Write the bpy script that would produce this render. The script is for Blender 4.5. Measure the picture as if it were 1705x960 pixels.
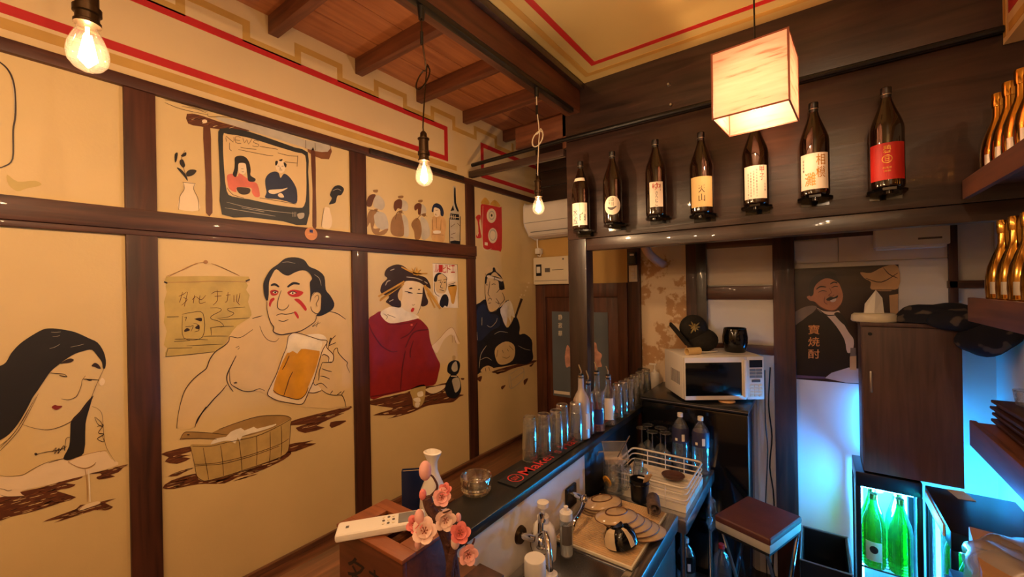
import bpy, bmesh, math, random
import numpy as np
from mathutils import Vector, Matrix
from mathutils.geometry import tessellate_polygon
for o in list(bpy.data.objects): bpy.data.objects.remove(o)
random.seed(7)
SC = bpy.context.scene
COL = SC.collection
PI = math.pi
# ------------------------------------------------------------------ camera, exposure, world
CAM = np.array([2.0, 0.0, 1.9]); F = 690.7; IW, IH = 1705, 960
YAW, PITCH, ROLL = 0.62858, 0.0, -0.017745      # looking left of the depth axis (+y)
_f = np.array([-math.sin(YAW), math.cos(YAW), 0.0]); _r0 = np.array([math.cos(YAW), math.sin(YAW), 0.0]); _u0 = np.array([0, 0, 1.0])
RT = math.cos(ROLL)*_r0 + math.sin(ROLL)*_u0; UP = -math.sin(ROLL)*_r0 + math.cos(ROLL)*_u0; FW = _f
cam = bpy.data.cameras.new('camera'); cam_o = bpy.data.objects.new('camera', cam); COL.objects.link(cam_o)
cam.sensor_width = 36; cam.lens = F*36/IW; cam.clip_start = 0.02
mw = Matrix(((RT[0], UP[0], -FW[0], CAM[0]), (RT[1], UP[1], -FW[1], CAM[1]), (RT[2], UP[2], -FW[2], CAM[2]), (0, 0, 0, 1)))
cam_o.matrix_world = mw
SC.camera = cam_o
SC.view_settings.view_transform = 'Standard'; SC.view_settings.look = 'None'
SC.view_settings.gamma = 1.0; SC.view_settings.exposure = 0.0
SC.view_settings.use_curve_mapping = False
SC.cycles.use_denoising = True
SC.cycles.max_bounces = 10; SC.cycles.transparent_max_bounces = 24; SC.cycles.transmission_bounces = 10
SC.cycles.sample_clamp_indirect = 6.0
w = bpy.data.worlds.new('world'); SC.world = w; w.use_nodes = True
w.node_tree.nodes['Background'].inputs[0].default_value = (1.0, .72, .48, 1); w.node_tree.nodes['Background'].inputs[1].default_value = 0.02
WARM = (1.0, .69, .45); PAPER = (1.0, .66, .46); COLD = (.015, .27, 1.0)
BULB_W, KITCHEN_FILL_W, LAMP_W, FRIDGE_W = 13.5, 21, 13, 85
# ------------------------------------------------------------------ photograph geometry helpers (known planes of the room)
def ray(x, y): return RT*((x-IW/2)/F) - UP*((y-IH/2)/F) + FW
def on(ax, val, x, y):
    d = ray(x, y); t = (val-CAM[ax])/d[ax]; return CAM + t*d
def ZP(z, x, y): return on(2, z, x, y)
def YP(v, x, y): return on(1, v, x, y)
# ------------------------------------------------------------------ tagging
def tag(o, label=None, cat=None, group=None, kind=None):
    if label: o['label'] = label
    if cat: o['category'] = cat
    if group: o['group'] = group
    if kind: o['kind'] = kind
    return o
def T(name, label, cat, loc=(0, 0, 0), rz=0.0, group=None):
    o = bpy.data.objects.new(name, None); COL.objects.link(o); o.empty_display_size = .05
    o.location = loc; o.rotation_euler = (0, 0, rz)
    return tag(o, label, cat, group)
def dup(root, loc, rz=None, label=None, group=None):
    r = root.copy(); COL.objects.link(r); r.location = loc
    if rz is not None: r.rotation_euler = (r.rotation_euler[0], r.rotation_euler[1], rz)
    if label: r['label'] = label
    if group: r['group'] = group
    for ch in list(root.children):
        c = ch.copy(); COL.objects.link(c); c.parent = r
        for g in list(ch.children):
            d = g.copy(); COL.objects.link(d); d.parent = c
    return r
# ------------------------------------------------------------------ materials
def lin(c): return tuple(((v/255)/12.92 if v/255 <= .04045 else ((v/255+.055)/1.055)**2.4) for v in c)
MATS = {}
def _new(name):
    m = bpy.data.materials.new(name); m.use_nodes = True; MATS[name] = m
    return m, m.node_tree, m.node_tree.nodes['Principled BSDF']
def _coords(nt, scale=(1, 1, 1)):
    tc = nt.nodes.new('ShaderNodeTexCoord'); mp = nt.nodes.new('ShaderNodeMapping'); mp.inputs['Scale'].default_value = scale
    nt.links.new(tc.outputs['Object'], mp.inputs[0]); return mp
def _ramp(nt, fac, cols, pos):
    r = nt.nodes.new('ShaderNodeValToRGB'); e = r.color_ramp.elements
    while len(e) < len(cols): e.new(.5)
    for k, (c, p) in enumerate(zip(cols, pos)): e[k].position = p; e[k].color = (*c, 1)
    nt.links.new(fac, r.inputs[0]); return r
def mat(name, rgb, rough=.5, metal=0.0, var=.10, scale=6, bump=0.0, spec=.5, coat=0.0, stretch=(1, 1, 1), bscale=None, alpha=1.0):
    m, nt, b = _new(name); c = lin(rgb)
    mp = _coords(nt, stretch)
    n = nt.nodes.new('ShaderNodeTexNoise'); n.inputs['Scale'].default_value = scale; n.inputs['Detail'].default_value = 5
    nt.links.new(mp.outputs[0], n.inputs['Vector'])
    lo = tuple(max(0, v*(1-var)) for v in c); hi = tuple(min(1, v*(1+var)) for v in c)
    r = _ramp(nt, n.outputs['Fac'], [lo, hi], [.32, .68]); nt.links.new(r.outputs[0], b.inputs['Base Color'])
    b.inputs['Roughness'].default_value = rough; b.inputs['Metallic'].default_value = metal
    b.inputs['Specular IOR Level'].default_value = spec; b.inputs['Coat Weight'].default_value = coat
    b.inputs['Alpha'].default_value = alpha
    if bump:
        n2 = nt.nodes.new('ShaderNodeTexNoise'); n2.inputs['Scale'].default_value = bscale or scale*6; n2.inputs['Detail'].default_value = 4
        nt.links.new(mp.outputs[0], n2.inputs['Vector'])
        bp = nt.nodes.new('ShaderNodeBump'); bp.inputs['Strength'].default_value = bump; bp.inputs['Distance'].default_value = .01
        nt.links.new(n2.outputs['Fac'], bp.inputs['Height']); nt.links.new(bp.outputs[0], b.inputs['Normal'])
    return m
def wood(name, c1, c2, axis='y', rough=.5, scale=5, bump=.25, coat=0.0):
    m, nt, b = _new(name)
    s = {'x': (.12, 1.6, 1.6), 'y': (1.6, .12, 1.6), 'z': (1.6, 1.6, .12)}[axis]
    mp = _coords(nt, s)
    n = nt.nodes.new('ShaderNodeTexNoise'); n.inputs['Scale'].default_value = scale*4; n.inputs['Detail'].default_value = 8; n.inputs['Distortion'].default_value = .6
    nt.links.new(mp.outputs[0], n.inputs['Vector'])
    n3 = nt.nodes.new('ShaderNodeTexNoise'); n3.inputs['Scale'].default_value = 2.2; nt.links.new(_coords(nt).outputs[0], n3.inputs['Vector'])
    mx = nt.nodes.new('ShaderNodeMath'); mx.operation = 'MULTIPLY_ADD'; mx.inputs[1].default_value = .65
    nt.links.new(n.outputs['Fac'], mx.inputs[0])
    m2 = nt.nodes.new('ShaderNodeMath'); m2.operation = 'MULTIPLY'; m2.inputs[1].default_value = .35; nt.links.new(n3.outputs['Fac'], m2.inputs[0]); nt.links.new(m2.outputs[0], mx.inputs[2])
    r = _ramp(nt, mx.outputs[0], [lin(c1), tuple((a+d)/2 for a, d in zip(lin(c1), lin(c2))), lin(c2)], [.36, .5, .64])
    nt.links.new(r.outputs[0], b.inputs['Base Color']); b.inputs['Roughness'].default_value = rough; b.inputs['Coat Weight'].default_value = coat
    bp = nt.nodes.new('ShaderNodeBump'); bp.inputs['Strength'].default_value = bump; bp.inputs['Distance'].default_value = .004
    nt.links.new(n.outputs['Fac'], bp.inputs['Height']); nt.links.new(bp.outputs[0], b.inputs['Normal'])
    return m
def glass(name, rgb=(255, 255, 255), refl=.10, tint=.03, rough=.03, dens=None):
    """thin-walled glass: mostly clear, tinted by its colour, with edge reflections"""
    m = bpy.data.materials.new(name); m.use_nodes = True; MATS[name] = m; nt = m.node_tree; nt.nodes.clear()
    out = nt.nodes.new('ShaderNodeOutputMaterial'); tr = nt.nodes.new('ShaderNodeBsdfTransparent'); gl = nt.nodes.new('ShaderNodeBsdfGlossy')
    c = lin(rgb); tr.inputs[0].default_value = (*c, 1); gl.inputs['Roughness'].default_value = rough
    df = nt.nodes.new('ShaderNodeBsdfDiffuse'); df.inputs[0].default_value = (*c, 1)
    lw = nt.nodes.new('ShaderNodeLayerWeight'); lw.inputs[0].default_value = .34
    ma = nt.nodes.new('ShaderNodeMath'); ma.operation = 'MULTIPLY_ADD'; ma.inputs[1].default_value = .75; ma.inputs[2].default_value = refl*.4; ma.use_clamp = True
    nt.links.new(lw.outputs['Facing'], ma.inputs[0])
    m0 = nt.nodes.new('ShaderNodeMixShader'); m0.inputs[0].default_value = tint; nt.links.new(tr.outputs[0], m0.inputs[1]); nt.links.new(df.outputs[0], m0.inputs[2])
    mx = nt.nodes.new('ShaderNodeMixShader'); nt.links.new(ma.outputs[0], mx.inputs[0]); nt.links.new(m0.outputs[0], mx.inputs[1]); nt.links.new(gl.outputs[0], mx.inputs[2])
    nt.links.new(mx.outputs[0], out.inputs[0]); return m
def emit(name, rgb, strength):
    m, nt, b = _new(name); b.inputs['Base Color'].default_value = (*rgb, 1)
    b.inputs['Emission Color'].default_value = (*rgb, 1); b.inputs['Emission Strength'].default_value = strength
    return m
def light(name, loc, rgb, watts, radius, parent=None):
    l = bpy.data.lights.new(name, 'POINT'); l.color = rgb; l.energy = watts; l.shadow_soft_size = radius
    o = bpy.data.objects.new(name, l); COL.objects.link(o); o.location = loc
    if parent: o.parent = parent
    return o
# ------------------------------------------------------------------ mesh builder
def cr(pts, n=4, closed=True):
    """Catmull-Rom smoothing of a traced outline"""
    P = [np.array(p, float) for p in pts]; N = len(P); out = []
    rng = range(N) if closed else range(N-1)
    for i in rng:
        a, b, c, d = (P[(i-1) % N], P[i], P[(i+1) % N], P[(i+2) % N]) if closed else (P[max(i-1, 0)], P[i], P[i+1], P[min(i+2, N-1)])
        for k in range(n):
            t = k/n; out.append(.5*((2*b)+(c-a)*t+(2*a-5*b+4*c-d)*t*t+(3*b-a-3*c+d)*t**3))
    if not closed: out.append(P[-1])
    return out
class MB:
    def __init__(s): s.v = []; s.f = []; s.m = []; s.cm = 0
    def mat(s, i): s.cm = i; return s
    def add(s, vs, fs):
        o = len(s.v); s.v += [tuple(float(c) for c in p) for p in vs]; s.f += [tuple(i+o for i in f) for f in fs]; s.m += [s.cm]*len(fs); return s
    def box(s, x0, x1, y0, y1, z0, z1):
        return s.add([(x0, y0, z0), (x1, y0, z0), (x1, y1, z0), (x0, y1, z0), (x0, y0, z1), (x1, y0, z1), (x1, y1, z1), (x0, y1, z1)],
                     [(0, 3, 2, 1), (4, 5, 6, 7), (0, 1, 5, 4), (1, 2, 6, 5), (2, 3, 7, 6), (3, 0, 4, 7)])
    def cyl(s, p0, p1, r0, r1=None, n=16, caps=True):
        r1 = r0 if r1 is None else r1; p0 = Vector(p0); p1 = Vector(p1); d = (p1-p0).normalized()
        a = d.orthogonal().normalized(); b = d.cross(a); vs = []
        for p, r in ((p0, r0), (p1, r1)):
            for k in range(n): t = 2*PI*k/n; vs.append(p+(a*math.cos(t)+b*math.sin(t))*r)
        fs = [(k, (k+1) % n, n+(k+1) % n, n+k) for k in range(n)]
        if caps: fs += [tuple(range(n-1, -1, -1)), tuple(range(n, 2*n))]
        return s.add(vs, fs)
    def lathe(s, prof, n=20, c=(0, 0, 0), ex=1.0, ey=1.0, wob=None):
        vs = []; fs = []; L = len(prof)
        for (r, z) in prof:
            for k in range(n):
                t = 2*PI*k/n; q = r*(wob(t, z) if wob else 1); vs.append((c[0]+q*math.cos(t)*ex, c[1]+q*math.sin(t)*ey, c[2]+z))
        for i in range(L-1):
            for k in range(n): fs.append((i*n+k, i*n+(k+1) % n, (i+1)*n+(k+1) % n, (i+1)*n+k))
        if prof[0][0] > 1e-6 and False: pass
        return s.add(vs, fs)
    def disc(s, c, r, n=20, up=True, ex=1, ey=1):
        vs = [(c[0]+r*ex*math.cos(2*PI*k/n), c[1]+r*ey*math.sin(2*PI*k/n), c[2]) for k in range(n)]
        return s.add(vs, [tuple(range(n)) if up else tuple(range(n-1, -1, -1))])
    def tube(s, pts, r, n=8, closed=False, caps=True):
        P = [Vector(p) for p in pts]; L = len(P); R = r if isinstance(r, (list, tuple)) else [r]*L
        vs = []; a = None
        for i in range(L):
            d = (P[(i+1) % L]-P[i-1]) if closed else (P[min(i+1, L-1)]-P[max(i-1, 0)])
            d.normalize()
            a = d.orthogonal().normalized() if a is None else (a-d*a.dot(d)).normalized()
            b = d.cross(a)
            for k in range(n): t = 2*PI*k/n; vs.append(P[i]+(a*math.cos(t)+b*math.sin(t))*R[i])
        fs = []
        for i in range(L if closed else L-1):
            j = (i+1) % L
            for k in range(n): fs.append((i*n+k, i*n+(k+1) % n, j*n+(k+1) % n, j*n+k))
        if caps and not closed: fs += [tuple(range(n-1, -1, -1)), tuple((L-1)*n+k for k in range(n))]
        return s.add(vs, fs)
    def ball(s, c, r, n=14, m=8, sc=(1, 1, 1), rz=0.0):
        pr = [(math.sin(PI*i/m), -math.cos(PI*i/m)) for i in range(m+1)]; vs = []; fs = []
        ca, sa = math.cos(rz), math.sin(rz)
        for (q, z) in pr:
            for k in range(n):
                t = 2*PI*k/n; x, y = q*math.cos(t)*sc[0]*r, q*math.sin(t)*sc[1]*r
                vs.append((c[0]+x*ca-y*sa, c[1]+x*sa+y*ca, c[2]+z*sc[2]*r))
        for i in range(m):
            for k in range(n): fs.append((i*n+k, i*n+(k+1) % n, (i+1)*n+(k+1) % n, (i+1)*n+k))
        return s.add(vs, fs)
    def poly(s, pts):
        tr = tessellate_polygon([[Vector(p) for p in pts]])
        return s.add(pts, [tuple(t) for t in tr])
    def prism(s, pts, d):
        """outline pts (3-D, planar) pushed along vector d"""
        n = len(pts); q = [tuple(np.array(p, float)+np.array(d, float)) for p in pts]
        tr = [tuple(t) for t in tessellate_polygon([[Vector(p) for p in pts]])]
        fs = tr + [tuple(i+n for i in reversed(t)) for t in tr] + [(k, (k+1) % n, n+(k+1) % n, n+k) for k in range(n)]
        return s.add(list(pts)+q, fs)
    def xf(s, mtx, i0=0):
        for i in range(i0, len(s.v)): s.v[i] = tuple(mtx @ Vector(s.v[i]))
        return s
    def build(s, name, mats, parent=None, smooth=35, bevel=0.0, bseg=2, loc=None, rz=None, rot=None, merge=False):
        me = bpy.data.meshes.new(name); me.from_pydata(s.v, [], s.f)
        for mn in (mats if isinstance(mats, (list, tuple)) else [mats]): me.materials.append(MATS[mn])
        me.polygons.foreach_set('material_index', s.m)
        bm = bmesh.new(); bm.from_mesh(me)
        if merge or bevel: bmesh.ops.remove_doubles(bm, verts=bm.verts, dist=1e-5)
        if bevel:
            ed = [e for e in bm.edges if len(e.link_faces) == 2 and e.calc_face_angle(0) > .5]
            if ed: bmesh.ops.bevel(bm, geom=ed, offset=bevel, segments=bseg, profile=.6, affect='EDGES', clamp_overlap=True)
        bmesh.ops.recalc_face_normals(bm, faces=bm.faces)
        bm.to_mesh(me); bm.free()
        if smooth:
            me.shade_smooth(); me.set_sharp_from_angle(angle=math.radians(smooth))
        o = bpy.data.objects.new(name, me); COL.objects.link(o)
        if parent is not None: o.parent = parent
        if loc is not None: o.location = loc
        if rz is not None: o.rotation_euler = (0, 0, rz)
        if rot is not None: o.rotation_euler = rot
        return o
def struct(o): o['kind'] = 'structure'; return o
_glyph = {}
def glyphs(text):
    """mesh of a line of lettering, normalised to the unit square"""
    if text in _glyph: return _glyph[text]
    c = bpy.data.curves.new('lettering', 'FONT'); c.body = text; c.resolution_u = 2; c.offset = .006
    o = bpy.data.objects.new('lettering', c); COL.objects.link(o); bpy.context.view_layer.update()
    ev = o.evaluated_get(bpy.context.evaluated_depsgraph_get()); me = ev.to_mesh()
    vs = np.array([v.co[:2] for v in me.vertices]); fs = [tuple(p.vertices) for p in me.polygons]
    ev.to_mesh_clear(); bpy.data.objects.remove(o); bpy.data.curves.remove(c)
    lo, hi = vs.min(0), vs.max(0); asp = (hi-lo)[0]/max((hi-lo)[1], 1e-6)
    vs = (vs-lo)/np.maximum(hi-lo, 1e-6)
    _glyph[text] = (vs, fs, asp); return _glyph[text]
def letter(mb, text, fn):
    vs, fs, _ = glyphs(text); return mb.add([fn(u, v) for u, v in vs], fs)
# ------------------------------------------------------------------ materials of the place
mat('cream_paint', (219, 189, 132), .55, var=.05, scale=2.5, bump=.05, bscale=90)
mat('frieze_paint', (220, 190, 138), .6, var=.04, scale=2, bump=.04, bscale=80)
mat('ceiling_paint', (206, 178, 112), .6, var=.06, scale=2)
mat('stripe_red', (190, 38, 36), .5, var=.06); mat('stripe_tan', (198, 152, 74), .55, var=.08)
wood('post_wood', (46, 23, 16), (88, 47, 31), 'z', .52, 5, .3, .05)
wood('rail_wood', (50, 25, 17), (94, 50, 33), 'y', .5, 5, .3, .05)
wood('rail_wood_x', (60, 32, 20), (108, 62, 40), 'x', .4, 5, .3, .2)
wood('black_wood_x', (34, 24, 22), (66, 46, 40), 'x', .34, 4, .35, .3)
wood('black_wood_z', (30, 22, 20), (54, 40, 36), 'z', .36, 4, .3, .3)
wood('loft_wood', (150, 86, 48), (190, 120, 70), 'y', .6, 4, .3)
wood('joist_wood', (80, 42, 26), (124, 72, 44), 'x', .55, 5, .3)
wood('beam_wood', (70, 38, 24), (112, 66, 42), 'y', .5, 4, .35)
wood('counter_wood', (72, 42, 28), (128, 82, 54), 'y', .32, 7, .2, .3)
wood('floor_wood', (48, 40, 36), (84, 70, 60), 'y', .6, 3, .2)
wood('shelf_wood', (72, 40, 28), (112, 66, 44), 'y', .5, 5, .3)
wood('door_wood', (62, 30, 19), (98, 52, 34), 'z', .42, 5, .3, .15)
wood('locker_wood', (70, 46, 40), (96, 66, 56), 'z', .5, 6, .15)
wood('box_wood', (70, 36, 22), (104, 56, 34), 'x', .45, 7, .25)
wood('box_wood_top', (112, 58, 30), (150, 84, 44), 'x', .45, 7, .25)
mat('white_wall', (224, 216, 204), .55, var=.04, scale=2.5)
mat('wall_tan', (206, 166, 96), .6, var=.06, scale=3)
mat('panel_white', (222, 206, 186), .6, var=.06, scale=3)
mat('white_paint', (226, 218, 206), .45, var=.03)
mat('white_plastic', (232, 224, 212), .35, var=.02)
mat('cream_plastic', (228, 214, 186), .4, var=.03)
mat('grey_plastic', (120, 118, 116), .45, var=.03)
mat('black_plastic', (14, 14, 16), .32, var=.1)
mat('black_matte', (20, 19, 20), .7, var=.15, scale=20, bump=.1)
mat('black_gloss', (10, 10, 12), .12, var=.05, coat=.3)
mat('black_top', (26, 28, 30), .28, var=.12, scale=4)
mat('steel', (190, 190, 192), .26, 1.0, var=.08, scale=3, stretch=(1, 8, 1))
mat('chrome', (225, 225, 228), .07, 1.0, var=.02)
mat('brass_dark', (70, 54, 38), .35, .9, var=.15, scale=30)
mat('gold', (214, 160, 72), .16, 1.0, var=.08, scale=6)
mat('silver', (200, 196, 188), .3, 1.0, var=.05)
mat('rubber_red', (196, 44, 40), .6, var=.05)
mat('sake_glass', (28, 14, 8), .08, var=.05, coat=.6)
mat('sake_cap', (18, 14, 14), .35, var=.05)
mat('label_white', (236, 226, 206), .6, var=.03, scale=20); mat('label_cream', (220, 186, 124), .6, var=.05, scale=10)
mat('label_red', (186, 34, 26), .5, var=.05); mat('ink', (22, 18, 22), .6); mat('ink_blue', (40, 46, 96), .6)
mat('ink_red', (186, 50, 40), .6); mat('ink_gold', (206, 150, 66), .35, .6); mat('ink_grey', (96, 88, 84), .6); mat('ink_orange', (226, 150, 84), .6)
glass('clear_glass', (250, 252, 252), .14, .03, .05); glass('pet_plastic', (236, 244, 250), .16, .05, .08); glass('cut_glass', (255, 252, 246), .5, .02, .07)
glass('frosted_glass', (214, 200, 184), .1, .55, .3); glass('bulb_glass', (255, 244, 226), .08, .01)
glass('green_glass', (96, 206, 96), .14, .10); glass('fridge_pane', (244, 250, 252), .05, .0); glass('cloudy_plastic', (240, 234, 224), .14, .16, .12)
glass('amber_liquid', (206, 120, 60), .1, .08); glass('pink_liquid', (232, 150, 160), .1, .08); glass('bag_plastic', (240, 232, 224), .2, .38, .2)
mat('thick_glass', (250, 250, 246), .05, var=.0); MATS['thick_glass'].node_tree.nodes['Principled BSDF'].inputs['Transmission Weight'].default_value = 1.0
# murals (paint colours)
for n_, c_ in dict(p_black=(26, 22, 22), p_dark=(52, 34, 26), p_line=(70, 40, 26), p_brown=(96, 50, 28), p_brown2=(124, 74, 40), p_red=(196, 42, 30), p_lip=(130, 36, 26),
                   p_skin=(223, 190, 134), p_pale=(236, 212, 172), p_white=(240, 226, 200), p_beer=(214, 150, 28), p_scroll=(196, 168, 92), p_basket=(190, 158, 96), p_basket2=(166, 130, 76),
                   p_robe=(138, 28, 24), p_robe2=(92, 18, 18), p_navy=(34, 44, 70), p_ink=(24, 26, 34), p_pink=(220, 112, 90), p_gold=(206, 152, 60), p_grey=(190, 178, 156), p_wash=(150, 108, 64),
                   p_phone=(198, 40, 40), p_tanline=(170, 122, 74), p_sleeve=(236, 210, 172), p_tv=(40, 42, 42), p_doll=(216, 168, 108)).items():
    mat(n_, c_, .5, var=.03 if n_ in ('p_skin', 'p_pale', 'p_sleeve') else .12, scale=14)
# two-tone procedural surfaces
m, nt, b = _new('peeled_plaster'); mp = _coords(nt)
n = nt.nodes.new('ShaderNodeTexNoise'); n.inputs['Scale'].default_value = 5; n.inputs['Detail'].default_value = 9; n.inputs['Roughness'].default_value = .62; nt.links.new(mp.outputs[0], n.inputs['Vector'])
r = _ramp(nt, n.outputs['Fac'], [lin((232, 212, 182)), lin((224, 200, 166)), lin((190, 148, 104)), lin((168, 124, 82))], [.0, .55, .58, 1]); nt.links.new(r.outputs[0], b.inputs['Base Color'])
b.inputs['Roughness'].default_value = .85
bp = nt.nodes.new('ShaderNodeBump'); bp.inputs['Strength'].default_value = .5; bp.inputs['Distance'].default_value = .01; nt.links.new(n.outputs['Fac'], bp.inputs['Height']); nt.links.new(bp.outputs[0], b.inputs['Normal'])
# ------------------------------------------------------------------ the room
Y0, YB, XR, ZC = -2.4, 3.15, 2.75, 3.11
struct(MB().box(-.1, XR+.1, Y0-.1, YB+.1, -.1, 0).build('floor', 'floor_wood', smooth=0))
# left wall with its panels, posts, rails and painted frieze
WL = struct(MB().box(-.10, -.014, Y0, YB, 0, 3.3).build('wall_left', 'wall_tan', smooth=0))
posts = [(-1.43, -1.34), (-.52, -.43), (.39, .48), (1.29, 1.385), (2.2, 2.29)]
edges = [Y0]+[v for p in posts for v in p]+[YB]
for k in range(0, len(edges), 2):
    a, c = edges[k], edges[k+1]
    if k == len(edges)-2: MB().box(-.014, 0, a, c, 0, 2.65).build('panel', 'cream_paint', WL, 0)
    else:
        MB().box(-.014, 0, a, c, 0, 2.12).build('panel', 'cream_paint', WL, 0)
        MB().box(-.014, 0, a, c, 2.21, 2.65).build('panel', 'cream_paint', WL, 0)
for a, c in posts: MB().box(-.014, .014, a, c, 0, 2.65).build('post', 'post_wood', WL, bevel=.004)
MB().box(-.014, .026, Y0, 2.29, 2.137, 2.212).build('rail', 'rail_wood', WL, bevel=.004)
MB().box(-.014, .018, Y0, 2.29, 2.118, 2.136).build('rail', 'rail_wood', WL, bevel=.002)
MB().box(-.014, .020, Y0, YB, 2.65, 2.692).build('rail', 'rail_wood', WL, bevel=.004)
fz = MB().box(-.014, -.001, Y0, YB, 2.69, 3.2).build('frieze', 'frieze_paint', WL, 0)
def stripe(y0, y1, z0, z1, m): MB().box(-.001, .0008, y0, y1, z0, z1).build('painted_stripe', m, fz, 0)
t = .032
stripe(Y0, 2.037, 2.772, 2.772+t, 'stripe_red'); stripe(Y0, 2.037, 2.975, 2.975+t, 'stripe_red'); stripe(2.037-t, 2.037, 2.772+t, 2.975, 'stripe_red')
stripe(2.385, YB, 2.735, 2.735+t, 'stripe_red'); stripe(2.385, YB, 2.965, 2.965+t, 'stripe_red'); stripe(2.385, 2.385+t, 2.735+t, 2.965, 'stripe_red')
stripe(Y0, 2.12, 2.724, 2.758, 'stripe_tan')
JO = [-1.78, -1.34, -.90, -.46, -.01, .43, .89, 1.335, 1.765, 2.19, 2.66]
yy = Y0
for j in JO:
    stripe(yy, j-.075, 3.07, 3.10, 'stripe_tan'); stripe(j-.105, j-.075, 3.0, 3.07, 'stripe_tan'); stripe(j-.075, j+.12, 3.0, 3.03, 'stripe_tan'); stripe(j+.12, j+.15, 3.0, 3.10, 'stripe_tan'); yy = j+.15
# loft: boards, joists, beam
LF = struct(MB().box(-.1, .80, Y0, YB, 3.19, 3.25).build('ceiling', 'loft_wood', smooth=0))
for k in range(4): MB().box(.0+k*.2, .194+k*.2, Y0, YB, 3.165+.002*(k % 2), 3.19).build('plank', 'loft_wood', LF, bevel=.003)
for j in JO: MB().box(0, .80, j, j+.045, 3.082, 3.165).build('joist', 'joist_wood', LF, bevel=.003)
MB().box(.79, .885, Y0, 2.262, 2.945, 3.17).build('beam', 'beam_wood', LF, bevel=.004)
MB().box(.885, .915, Y0, 2.262, 3.075, 3.11).build('beam_trim', 'black_wood_x', LF, bevel=.003)
MB().box(.40, .785, 2.27, 2.305, 2.83, 2.97).build('hanging_board', 'joist_wood', LF, bevel=.003)
MB().box(.755, .79, 2.27, 2.31, 2.76, 2.97).build('hanging_board', 'joist_wood', LF, bevel=.003)
# main ceiling with painted border
CE = struct(MB().box(.80, XR+.1, Y0, YB, ZC, 3.3).build('ceiling', 'ceiling_paint', smooth=0))
def cst(x0, x1, y0, y1, m): MB().box(x0, x1, y0, y1, ZC-.0015, ZC).build('painted_stripe', m, CE, 0)
cst(.955, .985, Y0, 2.195, 'stripe_tan'); cst(.985, 2.56, 2.165, 2.195, 'stripe_tan')
cst(1.035, 1.065, Y0, 2.105, 'stripe_red'); cst(1.065, 2.56, 2.075, 2.105, 'stripe_red')
# black timber partition above the kitchen with its post and rail
PB = struct(MB().box(.80, XR, 2.285, 2.31, 2.16, ZC).build('wall_partition', 'black_wood_x', smooth=0))
MB().box(.785, XR, 2.262, 2.285, 2.19, 2.785).build('plank', 'black_wood_x', PB, bevel=.002)
MB().box(.785, XR, 2.258, 2.285, 2.79, 3.12).build('plank', 'black_wood_x', PB, bevel=.002)
MB().box(.785, .905, 2.262, 2.36, 0, 2.19).build('post', 'black_wood_z', PB, bevel=.005)
MB().box(.905, XR, 2.27, 2.345, 2.118, 2.188).build('rail', 'black_wood_x', PB, bevel=.004)
# back wall: door, panels, posts
WB = struct(MB().box(-.1, XR+.1, YB+.02, YB+.12, 0, 3.3).build('wall_back', 'white_wall', smooth=0))
def wb(n, x0, x1, z0, z1, m, d=0.02, b=.002): return MB().box(x0, x1, YB+.02-d, YB+.02, z0, z1).build(n, m, WB, bevel=b)
for k in range(4): wb('plank', 0, .83, 2.66+k*.135, 2.79+k*.135, 'black_wood_x', .02+.004*(k % 2))
wb('panel', 0, .84, 1.93, 2.66, 'wall_tan', .012, 0)
wb('post', .835, .93, 0, 2.66, 'post_wood', .05, .004)
wb('panel', .93, 1.26, 0, 2.66, 'peeled_plaster', .014, 0)
wb('post', 1.26, 1.335, 0, 2.66, 'post_wood', .03, .004); wb('post', 1.335, 1.40, 0, 2.66, 'black_wood_z', .06, .004)
wb('rail', 1.40, 1.80, 2.15, 2.20, 'rail_wood_x', .04, .004)
wb('panel', 1.40, 1.80, 1.90, 2.15, 'panel_white', .012, 0); wb('rail', 1.40, 1.80, 1.80, 1.89, 'rail_wood_x', .035, .004)
wb('panel', 1.40, 1.80, 1.50, 1.80, 'white_wall', .012, 0); wb('rail', 1.40, 1.80, 1.44, 1.50, 'rail_wood_x', .035, .004)
wb('panel', 1.40, 1.80, .45, 1.44, 'white_wall', .012, 0)
wb('post', 1.79, 1.905, 0, 2.66, 'post_wood', .06, .005)
wb('panel', 1.905, 2.58, 0, 2.02, 'white_wall', .014, 0); wb('panel', 1.905, 2.12, 2.024, 2.16, 'white_paint', .014, 0); wb('panel', 2.124, 2.58, 2.024, 2.4, 'panel_white', .012, 0)
wb('rail', 1.905, 2.60, 2.17, 2.66, 'post_wood', .03, .003)
wb('post', 2.58, 2.615, 1.5, 2.66, 'post_wood', .035, .003); wb('rail', 2.575, XR, 1.86, 1.90, 'rail_wood_x', .035, .003)
# right wall, soffit, wall behind the photographer
struct(MB().box(XR, XR+.1, Y0, YB+.02, 0, 3.3).build('wall_right', 'white_wall', smooth=0))
SF = struct(MB().box(2.565, XR, Y0, 2.258, 2.745, ZC).build('wall_soffit', 'frieze_paint', smooth=0))
for z0, m in ((2.765, 'stripe_tan'), (2.83, 'stripe_red')): MB().box(2.5635, 2.565, Y0, 2.2, z0, z0+.03).build('painted_stripe', m, SF, 0)
MB().box(2.5635, 2.565, 2.17, 2.2, 2.86, ZC).build('painted_stripe', 'stripe_red', SF, 0); MB().box(2.5635, 2.565, 2.225, 2.25, 2.765, ZC).build('painted_stripe', 'stripe_tan', SF, 0)
struct(MB().box(-.1, XR+.1, Y0-.1, Y0, 0, 3.3).build('wall_front', 'cream_paint', smooth=0))
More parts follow.
